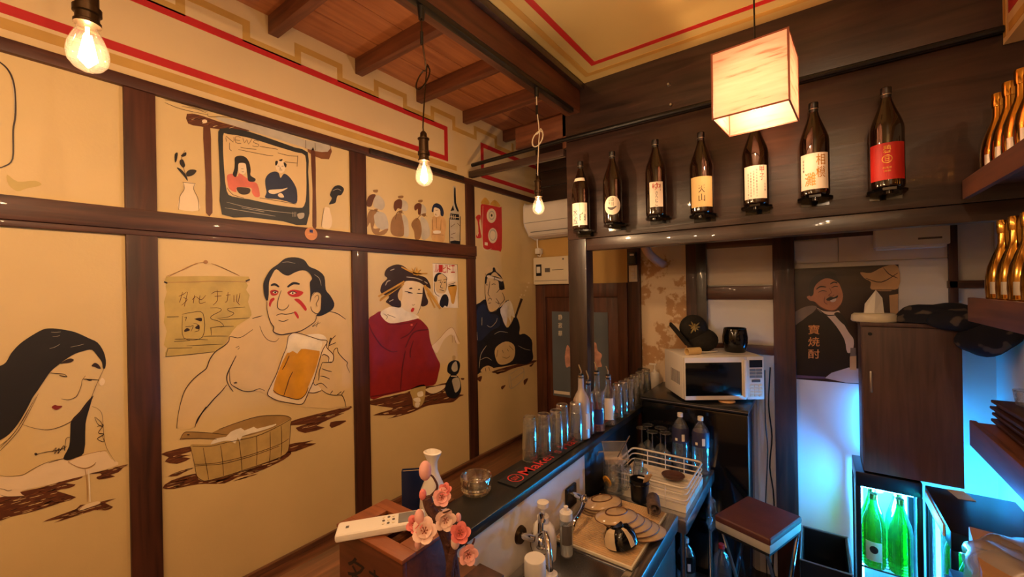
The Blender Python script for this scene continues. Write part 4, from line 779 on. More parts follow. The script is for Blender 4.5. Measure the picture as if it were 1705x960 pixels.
        wrap(ink, '純米酒', r2, a0, .5, .07, .078); wrap(ink, '清酒', r2, a0, .4, .058, .064); mats_ = ['label_red', ('ink_gold',)]
    lab = lm.build('label', mats_[0], t, 60); ink.build('label_print', list(mats_[1]), lab, 0)
    b = T('bottle_bracket', 'small black bracket shelf under the sake bottle, %s' % ('first from the left', 'second from the left', 'third from the left', 'fourth from the left', 'below the paper lamp', 'second from the right', 'farthest right')[i], 'bracket', (x, 2.262, z-.012), 0, 'brackets under the sake bottles')
    MB().prism([(-.062, 0, 0), (.062, 0, 0), (.062, -.05, 0), (.02, -.118, 0), (-.02, -.118, 0), (-.062, -.05, 0)], (0, 0, .010)).build('plate', 'black_gloss', b, 0)
    MB().box(-.05, .05, -.006, 0, -.022, 0).build('back_leg', 'black_gloss', b, 0)
    MB().cyl((0, -.095, 0), (0, -.095, -.012), .012, n=12).build('peg', 'black_gloss', b)
# ------------------------------------------------------------------ passage door, fittings on the back wall
D = struct(MB().box(.03, .83, YB-.02, YB+.012, 0, 1.90).build('door_1', 'door_wood', bevel=.003))
for x0, x1, z0, z1 in ((0, .10, 0, 1.93), (.76, .835, 0, 1.93), (.10, .76, 1.82, 1.93), (.10, .76, 0, .12)): MB().box(x0, x1, YB-.045, YB-.02, z0, z1).build('door_frame', 'door_wood', D, bevel=.003)
DP = Paint(1, YB-.022, -1); DP.crop(860, 380, 3.2)
t = T('door_poster', 'blue grey poster with a pink coral shape on the brown door', 'poster', (float(YP(YB-.022, 966, 655)[0]), YB-.022, 1.0))
mat('poster_grey', (96, 106, 116), .4, var=.12, scale=2); mat('poster_coral', (214, 160, 140), .5, var=.3, scale=18)
a_, c_ = YP(YB-.022, 919, 518), YP(YB-.022, 1012, 518); zl = float(YP(YB-.022, 950, 662)[2])
keep(MB().box(float(a_[0]), float(c_[0]), YB-.024, YB-.0215, zl, float(a_[2])).build('sheet', 'poster_grey', smooth=0), t)
DP.val = YB-.0245
DP.fill('poster_coral', [(258, 690), (262, 650), (272, 620), (290, 640), (310, 590), (340, 610), (385, 575), (400, 600), (425, 612), (432, 650), (455, 672), (448, 705), (455, 735), (430, 742), (424, 770), (400, 765), (392, 830), (370, 790), (340, 800), (330, 740), (300, 770), (285, 735), (265, 740)], 1)
DP.done('coral_print', t)
DP.crop(860, 380, 3.2)
for k, ch in enumerate('静寂華'): DP.text('label_white', ch, 222, 458+k*43, 244, 488+k*43, 2)
DP.fill('label_white', [(200, 862), (284, 872), (284, 888), (200, 878)], 2, 0); DP.done('poster_lettering', t)
tag(MB().cyl((.70, YB-.045, 1.0), (.70, YB-.085, 1.0), .018, n=14).build('door_knob', 'brass_dark', D), None)
# breaker box, cable, air conditioner
t = T('breaker_box', 'cream breaker panel with black switch above the passage door', 'breaker box', (0.01, YB, 1.93))
MB().box(0, .345, -.09, 0, 0, .235).build('case', 'cream_plastic', t, bevel=.008)
MB().box(.03, .085, -.094, -.088, .075, .175).build('switch_bezel', 'black_plastic', t, bevel=.002); MB().box(.04, .075, -.099, -.09, .10, .155).build('switch', 'white_plastic', t, bevel=.002)
MB().box(.12, .17, -.0925, -.089, .105, .14).build('sticker', 'ink_grey', t, 0); MB().box(.19, .30, -.0915, -.089, .12, .124).build('print_line', 'ink_grey', t, 0); MB().cyl((.30, -.09, .21), (.30, -.094, .21), .008, n=12).build('screw', 'grey_plastic', t); MB().box(.012, .335, -.0915, -.089, .03, .034).build('seam', 'grey_plastic', t, 0)
t = T('wall_outlet_plug', 'white plug and cable below the air conditioner', 'plug', (.035, YB-.03, 2.20))
MB().box(-.025, .025, -.03, .03, 0, .05).build('plug_body', 'white_plastic', t, bevel=.008); MB().tube(cr([(0, -.02, .05), (-.004, -.02, .10), (0, -.02, .16)], 3, False), .006, 8).build('cable', 'white_plastic', t); MB().tube(cr([(.01, -.03, .05), (.045, -.04, .03), (.04, -.04, -.02), (.01, -.04, -.015)], 4, False), .005, 8).build('cable', 'white_plastic', t)
t = T('air_conditioner', 'white wall air conditioner behind the nearest-to-door bulb', 'air conditioner', (.02, YB, 2.34))
MB().prism([(0, 0, 0), (0, -.06, -.01), (0, -.15, .01), (0, -.225, .09), (0, -.235, .12), (0, -.235, .245), (0, -.215, .27), (0, 0, .27)], (.78, 0, 0)).build('casing', 'white_plastic', t, bevel=.012, bseg=3)
MB().box(.03, .75, -.185, -.15, .035, .04).build('vent_flap', 'grey_plastic', t, 0); MB().box(.004, .776, -.2375, -.234, .108, .111).build('panel_seam', 'grey_plastic', t, 0)
# switch boxes on the door post, duct elbow
t = T('socket_plate', 'cream triple switch plate on the brown post', 'switch', (.885, YB-.03, 1.935))
MB().box(-.032, .032, -.012, 0, 0, .125).build('plate', 'cream_plastic', t, bevel=.004)
for k in range(3): MB().box(-.014, .014, -.017, -.012, .022+k*.03, .044+k*.03).build('switch', 'white_plastic', t, bevel=.002)
t = T('wall_device', 'small black device with a white tag above the switch plate', 'device', (.885, YB-.03, 2.07))
MB().box(-.03, .03, -.04, 0, 0, .09).build('case', 'black_plastic', t, bevel=.004); MB().box(-.012, .02, -.043, -.04, .062, .076).build('tag', 'label_white', t, 0)
mat('duct_paint', (214, 176, 146), .5)
tag(MB().tube(cr([(1.00, 3.0, 2.36), (1.02, 2.98, 2.20), (1.05, 2.99, 2.13), (1.09, 3.05, 2.08), (1.10, YB, 2.06)], 4, False), .030, 14).build('duct_elbow', 'duct_paint'), 'pale bent duct pipe coming out of the peeling plaster wall', 'pipe')
# white box high on the back wall
t = T('wall_heater_box', 'white box unit fixed high above the shochu poster', 'appliance', (2.28, YB+.006, 2.09))
MB().box(0, .29, -.12, 0, 0, .17).build('case', 'white_paint', t, bevel=.006); MB().box(.17, .26, -.1215, -.1195, .03, .04).build('print_line', 'ink_grey', t, 0); MB().box(.01, .28, -.10, -.01, -.012, 0).build('base_lip', 'white_plastic', t, bevel=.003)
# poster with the smiling man
mat('po_bg', (48, 26, 22), .3, var=.25, scale=5); mat('po_coat', (20, 16, 20), .3, var=.2); mat('po_face', (196, 128, 92), .4, var=.12, scale=8); mat('po_shirt', (214, 190, 176), .4); mat('po_grey', (120, 104, 96), .4, var=.3, scale=6); mat('po_tan', (206, 160, 108), .4, var=.15); mat('po_table', (196, 172, 160), .4, var=.15); mat('po_purple', (96, 70, 96), .4); mat('po_hair', (28, 18, 16), .4); mat('po_shade', (128, 70, 50), .4)
YPO = YB+.004
t = T('wall_poster', 'poster of a smiling moustached man in a dark suit with orange lettering', 'poster', (float(YP(YPO, 1400, 632)[0]), YPO, float(YP(YPO, 1400, 632)[2])))
c4 = [YP(YPO-.0005, *q) for q in ((1317.5, 447.5), (1496, 440), (1496, 645), (1320, 630))]
keep(MB().poly([tuple(c) for c in c4]).mat(0).build('sheet', 'po_bg', smooth=0), t)
Q = Paint(1, YPO, -1)
Q.crop(1310, 430, 4.571)
Q.fill('po_grey', [(42, 440), (90, 390), (170, 360), (230, 370), (180, 430), (110, 500), (50, 560)], 1); Q.done('chair_print', t); Q.crop(1310, 430, 4.571); Q.fill('po_tan', [(560, 105), (640, 110), (740, 62), (845, 60), (845, 230), (650, 240), (640, 180), (590, 150)], 1); Q.fill('po_tan', [(780, 280), (848, 270), (848, 480), (790, 480)], 1, 0)
for q in ([(600, 150), (720, 180), (845, 110)], [(640, 240), (845, 240)], [(735, 70), (780, 120), (845, 150)]): Q.line('po_bg', q, 1.5, 2)
Q.done('background_print', t)
Q.crop(1310, 430, 4.571)
Q.fill('po_coat', [(45, 560), (120, 470), (230, 400), (330, 430), (400, 500), (470, 620), (490, 700), (478, 830), (340, 860), (280, 895), (55, 880)], 2); Q.fill('po_shirt', [(230, 375), (280, 400), (360, 405), (400, 400), (420, 470), (470, 560), (510, 620), (500, 700), (460, 715), (440, 620), (380, 520), (310, 440), (260, 410)], 3)
Q.fill('po_coat', [(360, 420), (400, 410), (450, 470), (470, 520), (430, 500), (390, 460)], 4); Q.line('po_coat', [(240, 385), (300, 430), (370, 430)], 2, 4)
Q.fill('po_table', [(290, 910), (340, 870), (470, 830), (560, 840), (560, 950), (450, 945)], 3, 0); Q.fill('po_purple', [(50, 885), (290, 900), (290, 915), (50, 910)], 3, 0); Q.fill('po_tan', [(480, 745), (530, 740), (530, 850), (480, 845)], 4, 0); Q.fill('po_grey', [(485, 680), (525, 680), (528, 742), (482, 745)], 4, 0)
Q.done('suit_print', t)
Q.crop(1310, 430, 4.571)
Q.fill('po_face', [(195, 260), (190, 200), (220, 160), (290, 125), (350, 130), (385, 165), (415, 230), (428, 290), (410, 350), (370, 390), (320, 395), (260, 370), (215, 330), (175, 320), (152, 292), (180, 280)], 4); Q.fill('po_hair', [(175, 285), (168, 220), (190, 160), (250, 115), (320, 95), (370, 120), (404, 190), (385, 180), (345, 158), (292, 152), (238, 182), (208, 225), (202, 275)], 5)
Q.line('po_hair', [(225, 235), (255, 215), (300, 218)], 2.2, 6); Q.line('po_hair', [(330, 195), (360, 180), (385, 188)], 2.2, 6); Q.line('po_hair', [(240, 258), (270, 245), (305, 250)], 1.3, 6); Q.line('po_hair', [(340, 225), (365, 212), (390, 215)], 1.3, 6)
Q.fill('po_hair', [(300, 310), (330, 292), (360, 295), (388, 280), (385, 298), (350, 312), (315, 322)], 6); Q.fill('po_shirt', [(330, 320), (375, 302), (370, 325), (345, 332)], 6); Q.line('po_shade', [(325, 225), (340, 260), (318, 280), (345, 288), (362, 275)], 1.4, 6); Q.line('po_shade', [(215, 330), (260, 370), (320, 395), (370, 390), (410, 350)], 1.5, 5); Q.line('po_shade', [(290, 290), (285, 330), (310, 350)], 1.2, 6)
Q.done('face_print', t)
Q.crop(1310, 430, 4.571)
for k, ch in enumerate('寶焼酎'): Q.text('ink_orange', ch, 163, 505+k*93, 250, 577+k*92, 6)
Q.done('poster_lettering', t)
# ------------------------------------------------------------------ black refrigerator with the microwave
t = T('black_refrigerator', 'tall black refrigerator carrying the microwave oven', 'refrigerator', (1.40, 2.862, 0))
MB().box(-.30, .295, -.20, .24, .02, 1.175).build('cabinet', 'black_gloss', t, bevel=.008); MB().box(-.30, .295, -.235, -.205, .52, 1.17).build('upper_door', 'black_gloss', t, bevel=.01); MB().box(-.30, .295, -.235, -.205, .04, .51).build('lower_door', 'black_gloss', t, bevel=.01)
MB().box(-.305, .30, -.245, .245, 1.175, 1.20).build('top_board', 'black_top', t, bevel=.006); MB().box(-.302, .298, -.247, -.2445, 1.186, 1.19).build('edge_strip', 'silver', t, 0)
# microwave turned towards the room
cw = (.809, .588); FL = np.array([1.365, 2.595])
t = T('microwave_oven', 'white microwave oven with dark window on the black refrigerator', 'microwave', (float(FL[0]), float(FL[1]), 1.205), .62858-.02)
Wm, Dm, Hm = .47, .325, .272
MB().box(0, Wm, .012, Dm, .012, Hm).build('case', 'white_plastic', t, bevel=.010)
d = MB().box(.002, .365, -.016, .012, .014, Hm-.004).build('door', 'white_plastic', t, bevel=.006); MB().box(.006, .335, -.0185, -.014, .04, Hm-.036).build('window', 'black_gloss', d, bevel=.003); MB().box(.342, .36, -.034, -.014, .03, Hm-.02).build('handle', 'white_plastic', d, bevel=.006)
pn = MB().box(.368, Wm-.002, -.012, .012, .014, Hm-.004).build('control_panel', 'white_plastic', t, bevel=.004)
MB().box(.383, .458, -.0145, -.012, .203, .247).build('display', 'black_plastic', pn, 0)
for r_ in range(3):
    for c_ in range(2): MB().box(.384+c_*.038, .418+c_*.038, -.0145, -.012, .142+r_*.0195, .157+r_*.0195).build('button', 'grey_plastic', pn, 0)
for r_ in range(4):
    for c_ in range(3): MB().box(.384+c_*.026, .405+c_*.026, -.0142, -.012, .03+r_*.0195, .044+r_*.0195).build('button', 'cream_plastic', pn, bevel=.003)
MB().box(.395, .445, -.0155, -.012, .116, .132).build('start_button', 'ink_grey', pn, bevel=.004)
for k in range(7): MB().box(-.0008, .001, .06+k*.022, .072+k*.022, .09, .17).build('side_vent', 'grey_plastic', t, 0)
for x in (.04, Wm-.04):
    for y in (.04, Dm-.04): MB().cyl((x, y, 0), (x, y, .013), .014, n=10).build('foot', 'black_plastic', t)
mic = t
def on_mic(u, v, z=Hm): c, s = math.cos(.60858), math.sin(.60858); return (float(FL[0]+u*c-v*s), float(FL[1]+u*s+v*c), 1.205+z)
# cap, cup, roll and lid
mat('cap_cloth', (30, 26, 20), .9, var=.25, scale=30, bump=.2); mat('cap_print', (150, 128, 66), .7, var=.4, scale=30)
t = T('baseball_cap', 'black cap with a yellow emblem propped on the microwave', 'cap', on_mic(.19, .17), .5); t.scale = (1.2, 1.2, 1.2)
MB().ball((.0, .0, .062), .078, 20, 12, (1.0, .78, .80)).build('lower_shell', 'cap_cloth', t); MB().ball((-.045, .0, .125), .075, 20, 12, (.95, .75, .95)).build('crown', 'cap_cloth', t)
pv = [(-.075*math.cos(a)-.06, .0, .0) for a in (0,)]
MB().prism([(-.155, -.05, .135), (-.165, 0, .155), (-.155, .05, .135), (-.075, .045, .03), (-.07, -.045, .03)], (.006, 0, .003)).build('visor', 'cap_cloth', t, bevel=.002)
em = MB()
for k in range(9):
    q = 2*PI*k/9; ln = .34+.14*math.sin(k*2.3); P_ = []
    for g in range(4):
        a = -.15+(.05+ln*g/3)*math.cos(q); b_ = .15+(.05+ln*g/3)*math.sin(q); P_.append((-.045+.0735*math.sin(a)*math.cos(b_), -.0590*math.cos(a)*math.cos(b_), .125+.0735*math.sin(b_)))
    em.tube(P_, [.002, .0045, .004, .0015], 6)
em.ball((-.056, -.058, .136), .007, 8, 6); em.build('emblem', 'cap_print', t); MB().tube([(.07*math.cos(q), .055*math.sin(q)-.005, .008) for q in [PI*1.1+k*PI*.8/10 for k in range(11)]], .0035, 6).build('band_edge', 'white_plastic', t)
t = T('black_cup', 'rounded glossy black cup on the right of the microwave', 'cup', on_mic(.385, .15)); t.scale = (1.3, 1.3, 1.25)
MB().lathe([(0, 0), (.042, 0), (.046, .004), (.055, .05), (.056, .075), (.050, .115), (.048, .119), (.045, .115), (.050, .075), (.048, .03), (0, .012)], 28).build('body', 'black_gloss', t)
MB().lathe([(.0485, .116), (.0495, .1185), (.0475, .1205), (.046, .118)], 28).build('rim', 'black_plastic', t)
tp = T('paper_roll', 'small tan cardboard tube lying in front of the cap', 'tube', on_mic(.085, .06, Hm+.022), .9)
MB().lathe([(.022, -.045), (.022, .045), (.018, .045), (.018, -.045), (.022, -.045)], 20).xf(Matrix.Rotation(PI/2, 4, 'Y')).build('tube_wall', 'label_cream', tp)
p = ZP(1.206, 1210, 667); tag(MB().lathe([(0, 0), (.045, 0), (.048, .004), (.044, .010), (0, .011)], 24).build('wooden_coaster', 'po_tan', loc=(float(p[0]), float(p[1]), 1.201)), 'round wooden coaster lying below the microwave door', 'coaster')
tag(MB().tube(cr([(1.765, 3.152, 1.36), (1.755, 3.13, 1.12), (1.77, 3.13, .92), (1.755, 3.13, .72), (1.775, 3.13, .5), (1.76, 3.12, .004)], 4, False), .004, 6).build('power_cable', 'black_plastic'), 'thin black cable hanging beside the black refrigerator, right one', 'cable'); tag(MB().tube(cr([(1.735, 3.152, 1.34), (1.735, 3.13, 1.02), (1.745, 3.13, .82), (1.725, 3.13, .4), (1.73, 3.12, .003)], 4, False), .003, 6).build('power_cable', 'black_plastic'), 'thin black cable hanging beside the black refrigerator, left one', 'cable')
# ------------------------------------------------------------------ counters
t = T('wall_counter', 'narrow brown wooden counter along the painted wall', 'counter', (0, .3, 0))
MB().box(.015, .40, Y0-.29, 2.83, .64, .67).build('top', 'counter_wood', t, bevel=.005); MB().box(.015, .035, Y0-.29, 2.83, .67, .695).build('back_strip', 'counter_wood', t, bevel=.003); MB().box(.03, .05, Y0-.29, 2.83, .56, .64).build('batten', 'rail_wood', t, bevel=.003)
for y in (-2.2, -1.0, .1, 1.2, 2.2, 2.75): MB().box(.04, .34, y, y+.035, .0, .64).build('support', 'door_wood', t, bevel=.003)
ZB = 1.12
t = T('bar_counter', 'bar counter with black ledge, white kitchen side and wooden end', 'bar counter', (1.0, 1.9, 0))
def bb(n, x0, x1, y0, y1, z0, z1, m, bev=.004): return keep(MB().box(x0, x1, y0, y1, z0, z1).build(n, m, bevel=bev), t)
bb('ledge_top', .91, 1.088, .885, 3.115, ZB-.036, ZB, 'black_top', .005)
bb('wood_end_top', .80, 1.42, -.7, .88, ZB-.036, ZB, 'counter_wood'); bb('wood_edge', .80, .906, .885, 1.12, ZB-.036, ZB, 'counter_wood')
bb('white_panel', 1.058, 1.078, .885, 1.85, .30, ZB-.036, 'white_paint', .002); bb('dark_panel', 1.058, 1.076, 1.852, 2.6, .30, ZB-.036, 'black_plastic', .002)
bb('customer_panel', .93, .95, .885, 3.0, 0, ZB-.036, 'door_wood'); bb('end_body', .86, 1.38, -.66, .86, 0, ZB-.036, 'door_wood')
# printed bar mat
mt = T('bar_mat', 'long black rubber bar mat with red lettering on the ledge', 'bar mat', (1.0, 1.31, ZB))
MB().box(-.042, .05, 0, 1.62, 0, .006).build('rubber', 'black_matte', mt, bevel=.002)
def ring_mark(y0):
    o_ = MB()
    for k in range(24):
        q0, q1 = 2*PI*k/24, 2*PI*(k+1)/24
        o_.add([(.004+.034*s*math.cos(q), y0+.034*s*math.sin(q), .0066) for q, s in ((q0, 1), (q1, 1), (q1, .86), (q0, .86))], [(0, 1, 2, 3)])
    letter(o_, 'SIV', lambda u, v: (.004+.013-.026*v, y0-.02+.04*u, .0066)); o_.build('printed_emblem', 'rubber_red', mt, 0)
for y0 in (.062, .74):
    ring_mark(y0)
    for tx, a_, w_ in (("Maker's", .045, .30), ('Mark', .38, .19)): o_ = MB(); letter(o_, tx, lambda u, v: (.032-.056*v, y0+a_+w_*u, .0066)); o_.build('printed_word', 'rubber_red', mt, 0)
# tumblers turned upside down, stacked in pairs
tp = T('beer_tumbler', 'x', 'glass', (0, 0, 0))
MB().lathe([(.036, 0), (.0365, .003), (.0345, .05), (.0305, .12), (.0285, .142), (.026, .1455), (0, .1455)], 24).build('outer_wall', 'clear_glass', tp); MB().lathe([(.0345, 0), (.033, .05), (.029, .12), (.026, .132), (0, .1335)], 20).build('inner_wall', 'clear_glass', tp); MB().lathe([(.0345, 0), (.0365, .0), (.037, .002), (.0345, .003), (.0345, 0)], 24).build('rim', 'clear_glass', tp); MB().lathe([(.0245, .138), (.0285, .138), (.0288, .143), (.026, .147), (.0235, .1465), (.0225, .141), (.0245, .138)], 24).build('thick_base', 'cut_glass', tp)
gr = [('first stack on the ledge, nearest the ashtray', (883, 764)), ('second stack on the ledge from the ashtray', (906, 758)), ('third stack on the ledge from the ashtray', (927, 750)), ('stack left of the frosted bottle, farther one', (937, 737)), ('stack touching the frosted bottle', (956, 735)),
      ('stack just past the clear bottle', (1029, 692)), ('second stack past the clear bottle', (1038, 687)), ('third stack past the clear bottle', (1048, 681)), ('fourth stack past the clear bottle', (1057, 673)), ('fifth stack past the clear bottle', (1066, 666)), ('last stack beside the white pump bottle', (1076, 660))]
first = True; spots = []
for nm, q in gr:
    p = ZP(ZB+.006, *q); x, y = float(p[0]), float(p[1])
    for (a, b_) in spots:
        if abs(y-b_) < .08 and math.hypot(x-a, y-b_) < .077: y = b_+math.sqrt(max(.077**2-(x-a)**2, 0))+.001
    spots.append((x, y))
    for k in range(2):
        lb = 'upside-down clear tumbler, %s, %s' % (('bottom', 'top')[k], nm)
        if first: tp.location = (x, y, ZB+.0065); tp['label'] = lb; tp['group'] = 'upside-down tumblers on the bar mat'; first = False
        else: dup(tp, (x, y, ZB+.0065+.047*k), None, lb, 'upside-down tumblers on the bar mat')
# spirit bottles with pourers
def pourer(t, z, r=.013):
    MB().lathe([(0, z-.012), (r, z-.012), (r+.001, z), (r+.001, z+.012), (r-.004, z+.016), (0, z+.016)], 16).build('stopper', 'black_plastic', t); MB().lathe([(r+.0016, z-.002), (r+.0016, z+.008), (r, z+.008)], 16).build('collar', 'chrome', t); MB().tube([(0, 0, z+.014), (.001, 0, z+.03), (-.010, -.003, z+.062)], [.0045, .004, .003], 8).build('spout', 'chrome', t)
def sp(q, label, prof, m, liquid=None, lab=None, zc=.29):
    p = ZP(ZB+.006, *q); t = T('spirit_bottle', label, 'bottle', (float(p[0]), float(p[1]), ZB+.0065), 0, 'spirit bottles with metal pourers')
    MB().lathe(prof, 28).build('glass_body', m, t)
    if liquid: MB().lathe([(0, .004)]+[(r*.93, z) for r, z in prof if 0 < r and z < .17 and z > .003]+[(0, .165)], 24).build('liquid', liquid, t)
    a0 = math.atan2(-p[1], 2-p[0])
    if lab: label_patch_o = label_patch(MB(), lab[0], a0+lab[3], lab[4], lab[1], lab[2]).build('label', lab[5], t, 60)
    pourer(t, zc); return t
sp((969, 727), 'tall frosted bottle with pourer and pale label on the ledge', [(0, 0), (.041, 0), (.044, .004), (.044, .170), (.040, .195), (.028, .222), (.0175, .24), (.0150, .26), (.0145, .305), (0, .305)], 'frosted_glass', None, (.0444, .05, .13, .95, .9, 'label_white'), .312)
sp((981, 721), 'slim clear bottle with pourer behind the frosted bottle', [(0, 0), (.028, 0), (.030, .004), (.030, .16), (.026, .185), (.014, .21), (.012, .262), (0, .262)], 'clear_glass', 'pink_liquid', None, .27)
sp((995, 715), 'square shouldered bottle of purple liquor with pourer', [(0, 0), (.038, 0), (.040, .004), (.040, .18), (.036, .20), (.019, .215), (.0150, .23), (.0145, .30), (0, .30)], 'clear_glass', 'pink_liquid', (.0404, .04, .12, .1, 1.5, 'ink_blue'), .306)
sp((1014, 704), 'clear bottle with a pale panel label and pourer', [(0, 0), (.038, 0), (.040, .004), (.040, .16), (.036, .182), (.020, .20), (.0155, .215), (.0150, .255), (0, .255)], 'clear_glass', None, (.0404, .03, .15, .0, 1.3, 'label_white'), .262)
# things at the far end of the ledge
t = T('pump_bottle', 'white pump dispenser at the far end of the ledge', 'bottle', (1.045, 3.085, ZB)); t.scale = (1.15, 1.15, 1.15)
MB().lathe([(0, 0), (.026, 0), (.028, .004), (.028, .115), (.024, .125), (.012, .13), (.012, .142), (0, .142)], 20).build('body', 'white_plastic', t); MB().cyl((0, 0, .14), (0, 0, .175), .004, n=8).build('stem', 'white_plastic', t); MB().box(-.035, .012, -.007, .007, .172, .182).build('nozzle', 'white_plastic', t, bevel=.003)
t = T('black_shaker', 'black cup shaped shaker beside the white pump', 'shaker', (.965, 3.06, ZB)); t.scale = (1.15, 1.15, 1.2); MB().lathe([(0, 0), (.026, 0), (.033, .12), (.035, .13), (.03, .14), (0, .142)], 20).build('body', 'black_plastic', t); MB().lathe([(.0335, .118), (.0355, .122), (.0335, .126)], 20).build('rim_ring', 'black_gloss', t)
t = T('pepper_mill', 'brown wooden mill at the far end behind the tumblers', 'mill', (.935, 2.62, ZB)); MB().lathe([(0, 0), (.022, 0), (.022, .03), (.014, .06), (.016, .10), (.019, .12), (0, .125)], 18).build('body', 'box_wood_top', t); MB().ball((0, 0, .135), .016, 14, 8).build('knob', 'box_wood_top', t)
t = T('black_bowl', 'small round black bowl behind the far tumblers', 'bowl', (.945, 2.78, ZB)); MB().lathe([(0, 0), (.02, 0), (.034, .02), (.038, .05), (.036, .05), (.03, .02), (0, .006)], 20).build('bowl_wall', 'black_gloss', t)
# ashtray
p = ZP(ZB, 793, 818); t = T('glass_ashtray', 'round clear cut glass ashtray on the black ledge', 'ashtray', (float(p[0]), float(p[1]), ZB+.0005))
MB().lathe([(0, 0), (.05, 0), (.055, .004), (.058, .014), (.0545, .018), (.058, .023), (.055, .028), (.059, .034), (.061, .062), (.059, .065), (.054, .062), (.050, .03), (.045, .022), (0, .020)], 40, wob=lambda a, z: 1+.010*math.sin(a*20)*(1 if z < .045 else 0)-(.07 if z > .0605 and abs(math.sin(a*1.5)) < .12 else 0)).build('dish', 'cut_glass', t)
# ------------------------------------------------------------------ sink unit and work table
t = T('sink_counter', 'stainless steel sink unit below the white panel', 'sink', (1.28, 1.5, 0))
def sk(n, x0, x1, y0, y1, z0, z1, m, bev=.003): return keep(MB().box(x0, x1, y0, y1, z0, z1).build(n, m, bevel=bev), t)
sk('worktop', 1.085, 1.45, 1.50, 1.955, .83, .85, 'steel'); sk('sink_rim', 1.085, 1.13, .86, 1.499, .83, .85, 'steel'); sk('sink_rim', 1.42, 1.45, .86, 1.499, .83, .85, 'steel')
keep(MB().box(1.13, 1.42, .90, 1.50, .64, .645).box(1.13, 1.135, .90, 1.5, .64, .83).box(1.415, 1.42, .90, 1.5, .64, .83).box(1.13, 1.42, 1.495, 1.5, .64, .83).box(1.13, 1.42, .9, .905, .64, .83).build('basin', 'steel'), t)
sk('front_lip', 1.451, 1.49, .86, 1.955, .79, .864, 'steel', .012)
for k, (a, b_) in enumerate(((.88, 1.40), (1.42, 1.94))):
    d = sk('cabinet_door', 1.455, 1.478, a, b_, .10, .765, 'steel', .005); keep(MB().box(1.478, 1.488, a+.04, a+.06, .45, .62).build('door_pull', 'black_plastic', bevel=.003), t)
sk('cabinet_side', 1.10, 1.455, 1.935, 1.955, .05, .82, 'steel'); sk('cabinet_back', 1.085, 1.10, .86, 1.955, .05, .82, 'steel')
# slatted draining board
t = T('draining_board', 'ribbed beige draining board under the plates', 'draining board', (1.28, 1.71, .852))
MB().box(-.165, .165, -.225, .225, 0, .012).build('tray', 'cream_plastic', t, bevel=.003)
MATS.setdefault('board_tan', mat('board_tan', (214, 176, 128), .45, var=.08, scale=8))
for k in range(36): MB().box(-.158, .158, -.218+k*.0122, -.210+k*.0122, .012, .0155).build('slat', 'board_tan', t, 0)
# oval plates turned over
mat('plate_glaze', (196, 164, 122), .16, var=.12, scale=10, coat=.5); mat('plate_ring', (104, 66, 34), .5)
tp = T('oval_plate', 'x', 'plate')
MB().lathe([(0, .020), (.052, .020), (.056, .018), (.080, .010), (.098, .002), (.100, .0), (.096, -.001), (.078, .006), (.05, .014), (0, .015)], 32, ex=1.0, ey=.66).build('dish', 'plate_glaze', tp); MB().lathe([(.0985, -.0008), (.1012, .0005), (.0995, .0026), (.097, .0022)], 32, ex=1.0, ey=.66).build('rim', 'plate_ring', tp); MB().lathe([(.048, .0205), (.050, .0235), (.053, .0235), (.055, .019)], 32, ex=1.0, ey=.60).build('foot_ring', 'plate_ring', tp)
c1 = ZP(.895, 1001, 836); c2 = ZP(.935, 1026, 862)
pl = [((float(c1[0]), float(c1[1]), .868), 1.0, 0, 'bottom plate of the stack beside the tap'), ((float(c1[0])+.004, float(c1[1])+.002, .881), 1.03, 0, 'second plate of the stack beside the tap'), ((float(c1[0])+.002, float(c1[1])+.002, .894), 1.0, 0, 'top plate of the stack beside the tap')]
for k, nm in enumerate(('plate at the bottom of the fanned row, nearest the steel edge', 'second plate of the fanned row from the steel edge', 'third plate of the fanned row from the steel edge', 'fourth plate of the fanned row from the steel edge', 'plate lying on top of the fanned row')):
    f = 4-k; pl.append(((float(c2[0])+.025*f, float(c2[1])+.017*f, .942-.0165*f), 1.12, .10, nm))
ring_ = [c for c in tp.children if c.name.startswith('foot_ring')][0]
for k, (loc, rz, tl_, nm) in enumerate(pl):
    o = tp if k == 0 else dup(tp, loc)
    o.location = loc; o.rotation_euler = (0, tl_*.6, rz); o['label'] = 'upturned oval tan '+nm; o['group'] = 'upturned oval plates on the draining board'
    if k not in (0, 2, 7):
        for ch in list(o.children):
            if ch.data == ring_.data: bpy.data.objects.remove(ch)
# black and white bowl lying on its side
mat('bowl_white', (216, 190, 150), .25, var=.05, coat=.3)
t = T('rice_bowl', 'black and cream glazed bowl lying tipped in front of the plates', 'bowl', (1.362, 1.59, .868)); t.scale = (1.12, 1.12, 1.12)
R = Matrix.Translation((0, 0, .012)) @ Matrix.Rotation(.5, 4, 'Z') @ Matrix.Rotation(-.25, 4, 'Y')
MB().lathe([(0, .062), (.022, .062), (.024, .055), (.04, .05), (.055, .03), (.060, .0), (.057, .0), (.05, .03), (0, .05)], 28).xf(R).build('bowl_wall', 'black_gloss', t)
for a0, w_ in ((-2.4, .9), (-.9, .35)):
    wb_ = MB(); vs = []
    for k in range(9):
        a = a0-w_/2+w_*k/8
        for r, z in ((.0608, .004), (.0560, .031), (.041, .0515), (.026, .0565)): vs.append((r*math.cos(a), r*math.sin(a), z))
    wb_.add(vs, [(4*k+j, 4*k+4+j, 4*k+5+j, 4*k+1+j) for k in range(8) for j in range(3)]).xf(R).build('cream_stripe', 'bowl_white', t)
